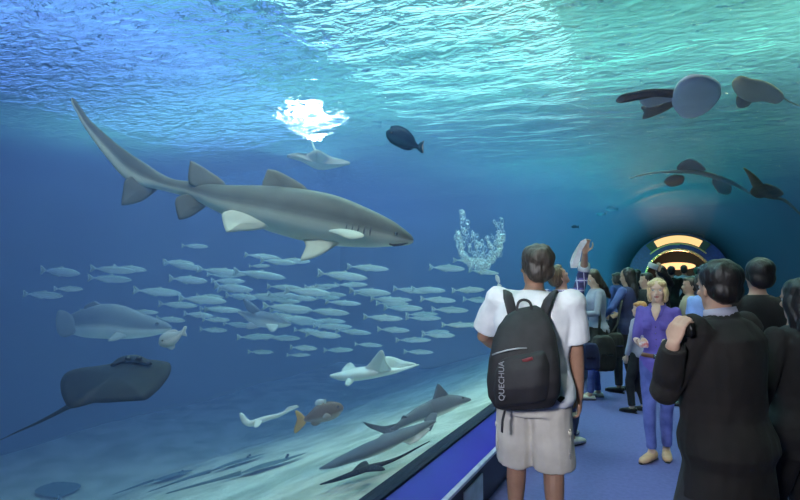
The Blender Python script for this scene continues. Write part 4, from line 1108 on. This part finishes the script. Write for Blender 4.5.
# ---- woman at right edge, black
p = Person('dark-haired woman all in black at the right edge of the picture', ground(797,2.80), math.radians(45), H=1.575, hyaw=-.25, hpitch=-.1, girth=1.15, female=True)
p.arm(-1, V(-.26,.06,.84), V(-.6,-.6,0), curl=.5); p.arm(1, V(.24,.12,.9), V(.6,-.6,0), curl=.5)
p.leg(1, V(.11,-.02,.08)); p.leg(-1, V(-.11,.08,.08)); p.foot(1); p.foot(-1)
p.finish(m_skin, .006); p.eyes(); p.hair(m_h_black, 'long', voxel=.007, disp=.006)
p.shirt(m_blackc, 'jacket', hem=.78, sleeve='long', e=.028, disp=.010); p.pants(m_blackc, 'trousers', to=1.95, e=1.05)
for q in (1,-1): p.shoe(q, m_shoe_b)

# ---- the crowd further down
def far_person(label, px, d, H, head, hm, style, top, low, raise_to=None, yawh=0, fem=False, skin=None, vox=.014, g=1.0):
    p = Person(label, ground(px,d), head, H=H, hyaw=yawh, female=fem, girth=g)
    if raise_to is not None:
        p.arm(1, p.W(raise_to), V(.8,.1,-.6), hd=(0,0,1), palm=(0,1,0), curl=.6)
    else: p.arm(1, V(.2,.2,.98)*p.k, V(.6,-.5,0))
    p.arm(-1, V(-.22,.08,.86)*p.k, V(-.6,-.5,0))
    p.leg(1, V(.11,0,.08)); p.leg(-1, V(-.11,.06,.08)); p.foot(1); p.foot(-1)
    p.finish(skin or m_skin, vox*.8); p.hair(hm, style, voxel=.011, disp=.004)
    p.shirt(top, 'jacket', hem=.82, sleeve='long', voxel=vox, disp=.004); p.pants(low, 'trousers', to=1.95, voxel=vox, disp=.003)
    for q in (1,-1): p.shoe(q, m_shoe_b)
    return p
far_person('dark-haired man in black between the child and the blond woman', 645, 8.0, 1.60, math.radians(110), m_h_black, 'short', m_blackc, m_darkt)
far_person('person in pale blue close to the left glass, beyond the woman in the grey cardigan', 616, 10.5, 1.60, math.radians(70), m_h_grey, 'bob', m_bluej, m_darkt, fem=True)
hp = far_person('visitor in black far down the tunnel raising a white phone', 660, 9.6, 1.72, math.radians(30), m_h_black, 'short', m_blackc, m_darkt, raise_to=P(659,270,9.3))
c = P(653,266,9.25); bm = bmesh.new(); box(bm, -.085,-.008,-.045,.085,.008,.045); bmesh.ops.bevel(bm, geom=bm.edges[:], offset=.006, segments=2, affect='EDGES')
o = obj('phone', bm, mat('white_phone', (.8,.8,.8), rough=.4, bstr=0)); o.location = c; o.rotation_euler = (0,.35,YAW); tag(o, 'white phone held up in the middle of the far crowd', 'phone')
far_person('person in tan sleeves half hidden between the blond woman and the light blue shirt', 689, 6.8, 1.55, math.radians(100), m_h_brown, 'short', m_tanc, m_darkt, vox=.012)
far_person('dark figure directly right of the person in light blue', 722, 8.2, 1.62, math.radians(-20), m_h_brown, 'short', m_blackc, m_darkt)
far_person('dark-haired visitor behind the head of the large man in the coat', 757, 3.9, 1.70, math.radians(20), m_h_black, 'full', m_blackc, m_darkt, vox=.012)
far_person('dark silhouetted visitor left of the raised phone', 636, 11.5, 1.66, math.radians(40), m_h_black, 'long', m_navy, m_darkt, fem=True)
far_person('dark visitor beyond the blond woman, under the end arch', 671, 12.5, 1.74, math.radians(10), m_h_black, 'short', m_blackc, m_darkt)
far_person('dark visitor in grey under the right side of the end arch', 684, 14.0, 1.78, math.radians(0), m_h_brown, 'short', m_grey, m_darkt)
far_person('dark visitor furthest away in front of the end arch', 697, 16.0, 1.75, math.radians(5), m_h_black, 'full', m_navy, m_darkt)
far_person('dark visitor near the right wall in the distance', 716, 12.0, 1.68, math.radians(-30), m_h_black, 'short', m_blackc, m_darkt)
# ================================================================ LIGHT AND CAMERA
W = bpy.data.worlds.new('world'); bpy.context.scene.world = W; W.use_nodes = True
W.node_tree.nodes['Background'].inputs[0].default_value = (.05,.1,.2,1); W.node_tree.nodes['Background'].inputs[1].default_value = .1
def light(name, kind, loc, target, power, col, size=1, spot=None, sizey=None):
    l = bpy.data.lights.new(name, kind); l.energy = power; l.color = col
    if kind == 'AREA':
        l.size = size
        if sizey: l.shape = 'RECTANGLE'; l.size_y = sizey
    else: l.shadow_soft_size = size
    if kind == 'SPOT': l.spot_size = spot; l.spot_blend = .5
    o = bpy.data.objects.new(name, l); C.objects.link(o); o.location = loc
    if kind == 'AREA' and 'tank' in name: l.spread = math.radians(160 if name == 'tank_blue' else 105)
    o.rotation_euler = (Vector(target)-Vector(loc)).to_track_quat('-Z','Y').to_euler()
    return o
# floodlights hanging over the water
m_flood = emit('flood_lens', (.85,.95,1), 14)
def flood(x, y, z, r, label):
    t = thing('floodlight', label, 'lamp', (x,y,z))
    bm = bmesh.new(); tube(bm, [(0,0,.3),(0,0,.25),(0,0,.02),(0,0,0)], [.05,r*.7,r*1.05,r*1.08], 24); obj('housing', bm, m_fix, t)
    bm = bmesh.new(); tube(bm, [(0,0,-.02),(0,0,-.004)], [r,r], 24); obj('lens', bm, m_flood, t, smooth=False)
    bm = bmesh.new(); tube(bm, [(0,0,.3),(0,0,7.8-z)], [.02,.02], 8); obj('cord', bm, m_fix, t)
fp = PZ(314, 102, 5.2)
flood(fp.x, fp.y, 5.2, .20, 'bright round floodlight over the water, its glare broken by ripples')
light('flood_key', 'SPOT', (fp.x,fp.y,5.1), (fp.x+1.5,fp.y-2,-1), 320, (.7,.9,1), .11, math.radians(130))
light('tank_fish', 'AREA', (-1.2,.8,7.0), (-3.8,4.3,1.6), 620, (1,1,.88), 1.2)
light('tank_blue', 'AREA', (-10,6,7.2), (-10,6,0), 330, (.16,.27,1), 5, sizey=12)
k_ = light('tank_key', 'AREA', (-3.6,7.5,7.2), (-3.6,7.5,0), 950, (.40,.88,.95), 4, sizey=17); k_.data.spread = math.radians(110)
light('tank_teal', 'AREA', (-1,17,7.2), (-1,17,0), 620, (.2,.95,.72), 5, sizey=13)
k_ = light('tank_rim', 'AREA', (-2.3,7,7.2), (-2.5,7,0), 1500, (.72,1,.78), 2.2, sizey=16); k_.data.spread = math.radians(80)
light('tank_green', 'AREA', (4.5,10,7.2), (4.5,10,0), 150, (.5,.85,.7), 4, sizey=16)
light('ceiling_fill_blue', 'AREA', (-9,8,5.1), (-9,9,8), 850, (.10,.42,1), 6, sizey=16)  # three unseen lights added to brighten the ceiling seen through the ripples
light('ceiling_fill_teal', 'AREA', (-2.5,11,5.1), (-2.5,13,8), 1000, (.10,.95,.72), 3, sizey=20)
light('ceiling_fill_green', 'AREA', (4,10,5.1), (4,10,8), 800, (.45,1,.72), 4, sizey=18)
# tunnel entrance lamps behind the photographer and the warm hall at the far end
k_ = light('entrance_lamp', 'AREA', (-.7,-2.2,2.5), (-.6,4.0,1.0), 13, (.88,.9,1), .5); k_.data.spread = math.radians(38)
light('hall_lamp', 'POINT', (.2,Y1+1.2,2.1), (0,0,0), 60, (1,.6,.3), .3)

cam = bpy.data.cameras.new('camera'); co = bpy.data.objects.new('camera', cam); C.objects.link(co)
co.location = CAM; cam.sensor_width = 36; cam.lens = 36*F0/800; cam.clip_start = .05; cam.clip_end = 200
co.rotation_euler = Matrix((RGT, UPV, -FWD)).transposed().to_euler()
S = bpy.context.scene; S.camera = co
S.view_settings.view_transform = 'Standard'; S.view_settings.look = 'None'
S.view_settings.exposure = -.08; S.view_settings.gamma = 1; S.view_settings.use_curve_mapping = False
bpy.data.scenes.remove(TMP)
cy = S.cycles
cy.max_bounces = 8; cy.diffuse_bounces = 3; cy.glossy_bounces = 3; cy.transmission_bounces = 4
cy.transparent_max_bounces = 24; cy.volume_bounces = 1
cy.sample_clamp_indirect = 4; cy.caustics_reflective = False; cy.caustics_refractive = False
cy.use_denoising = True
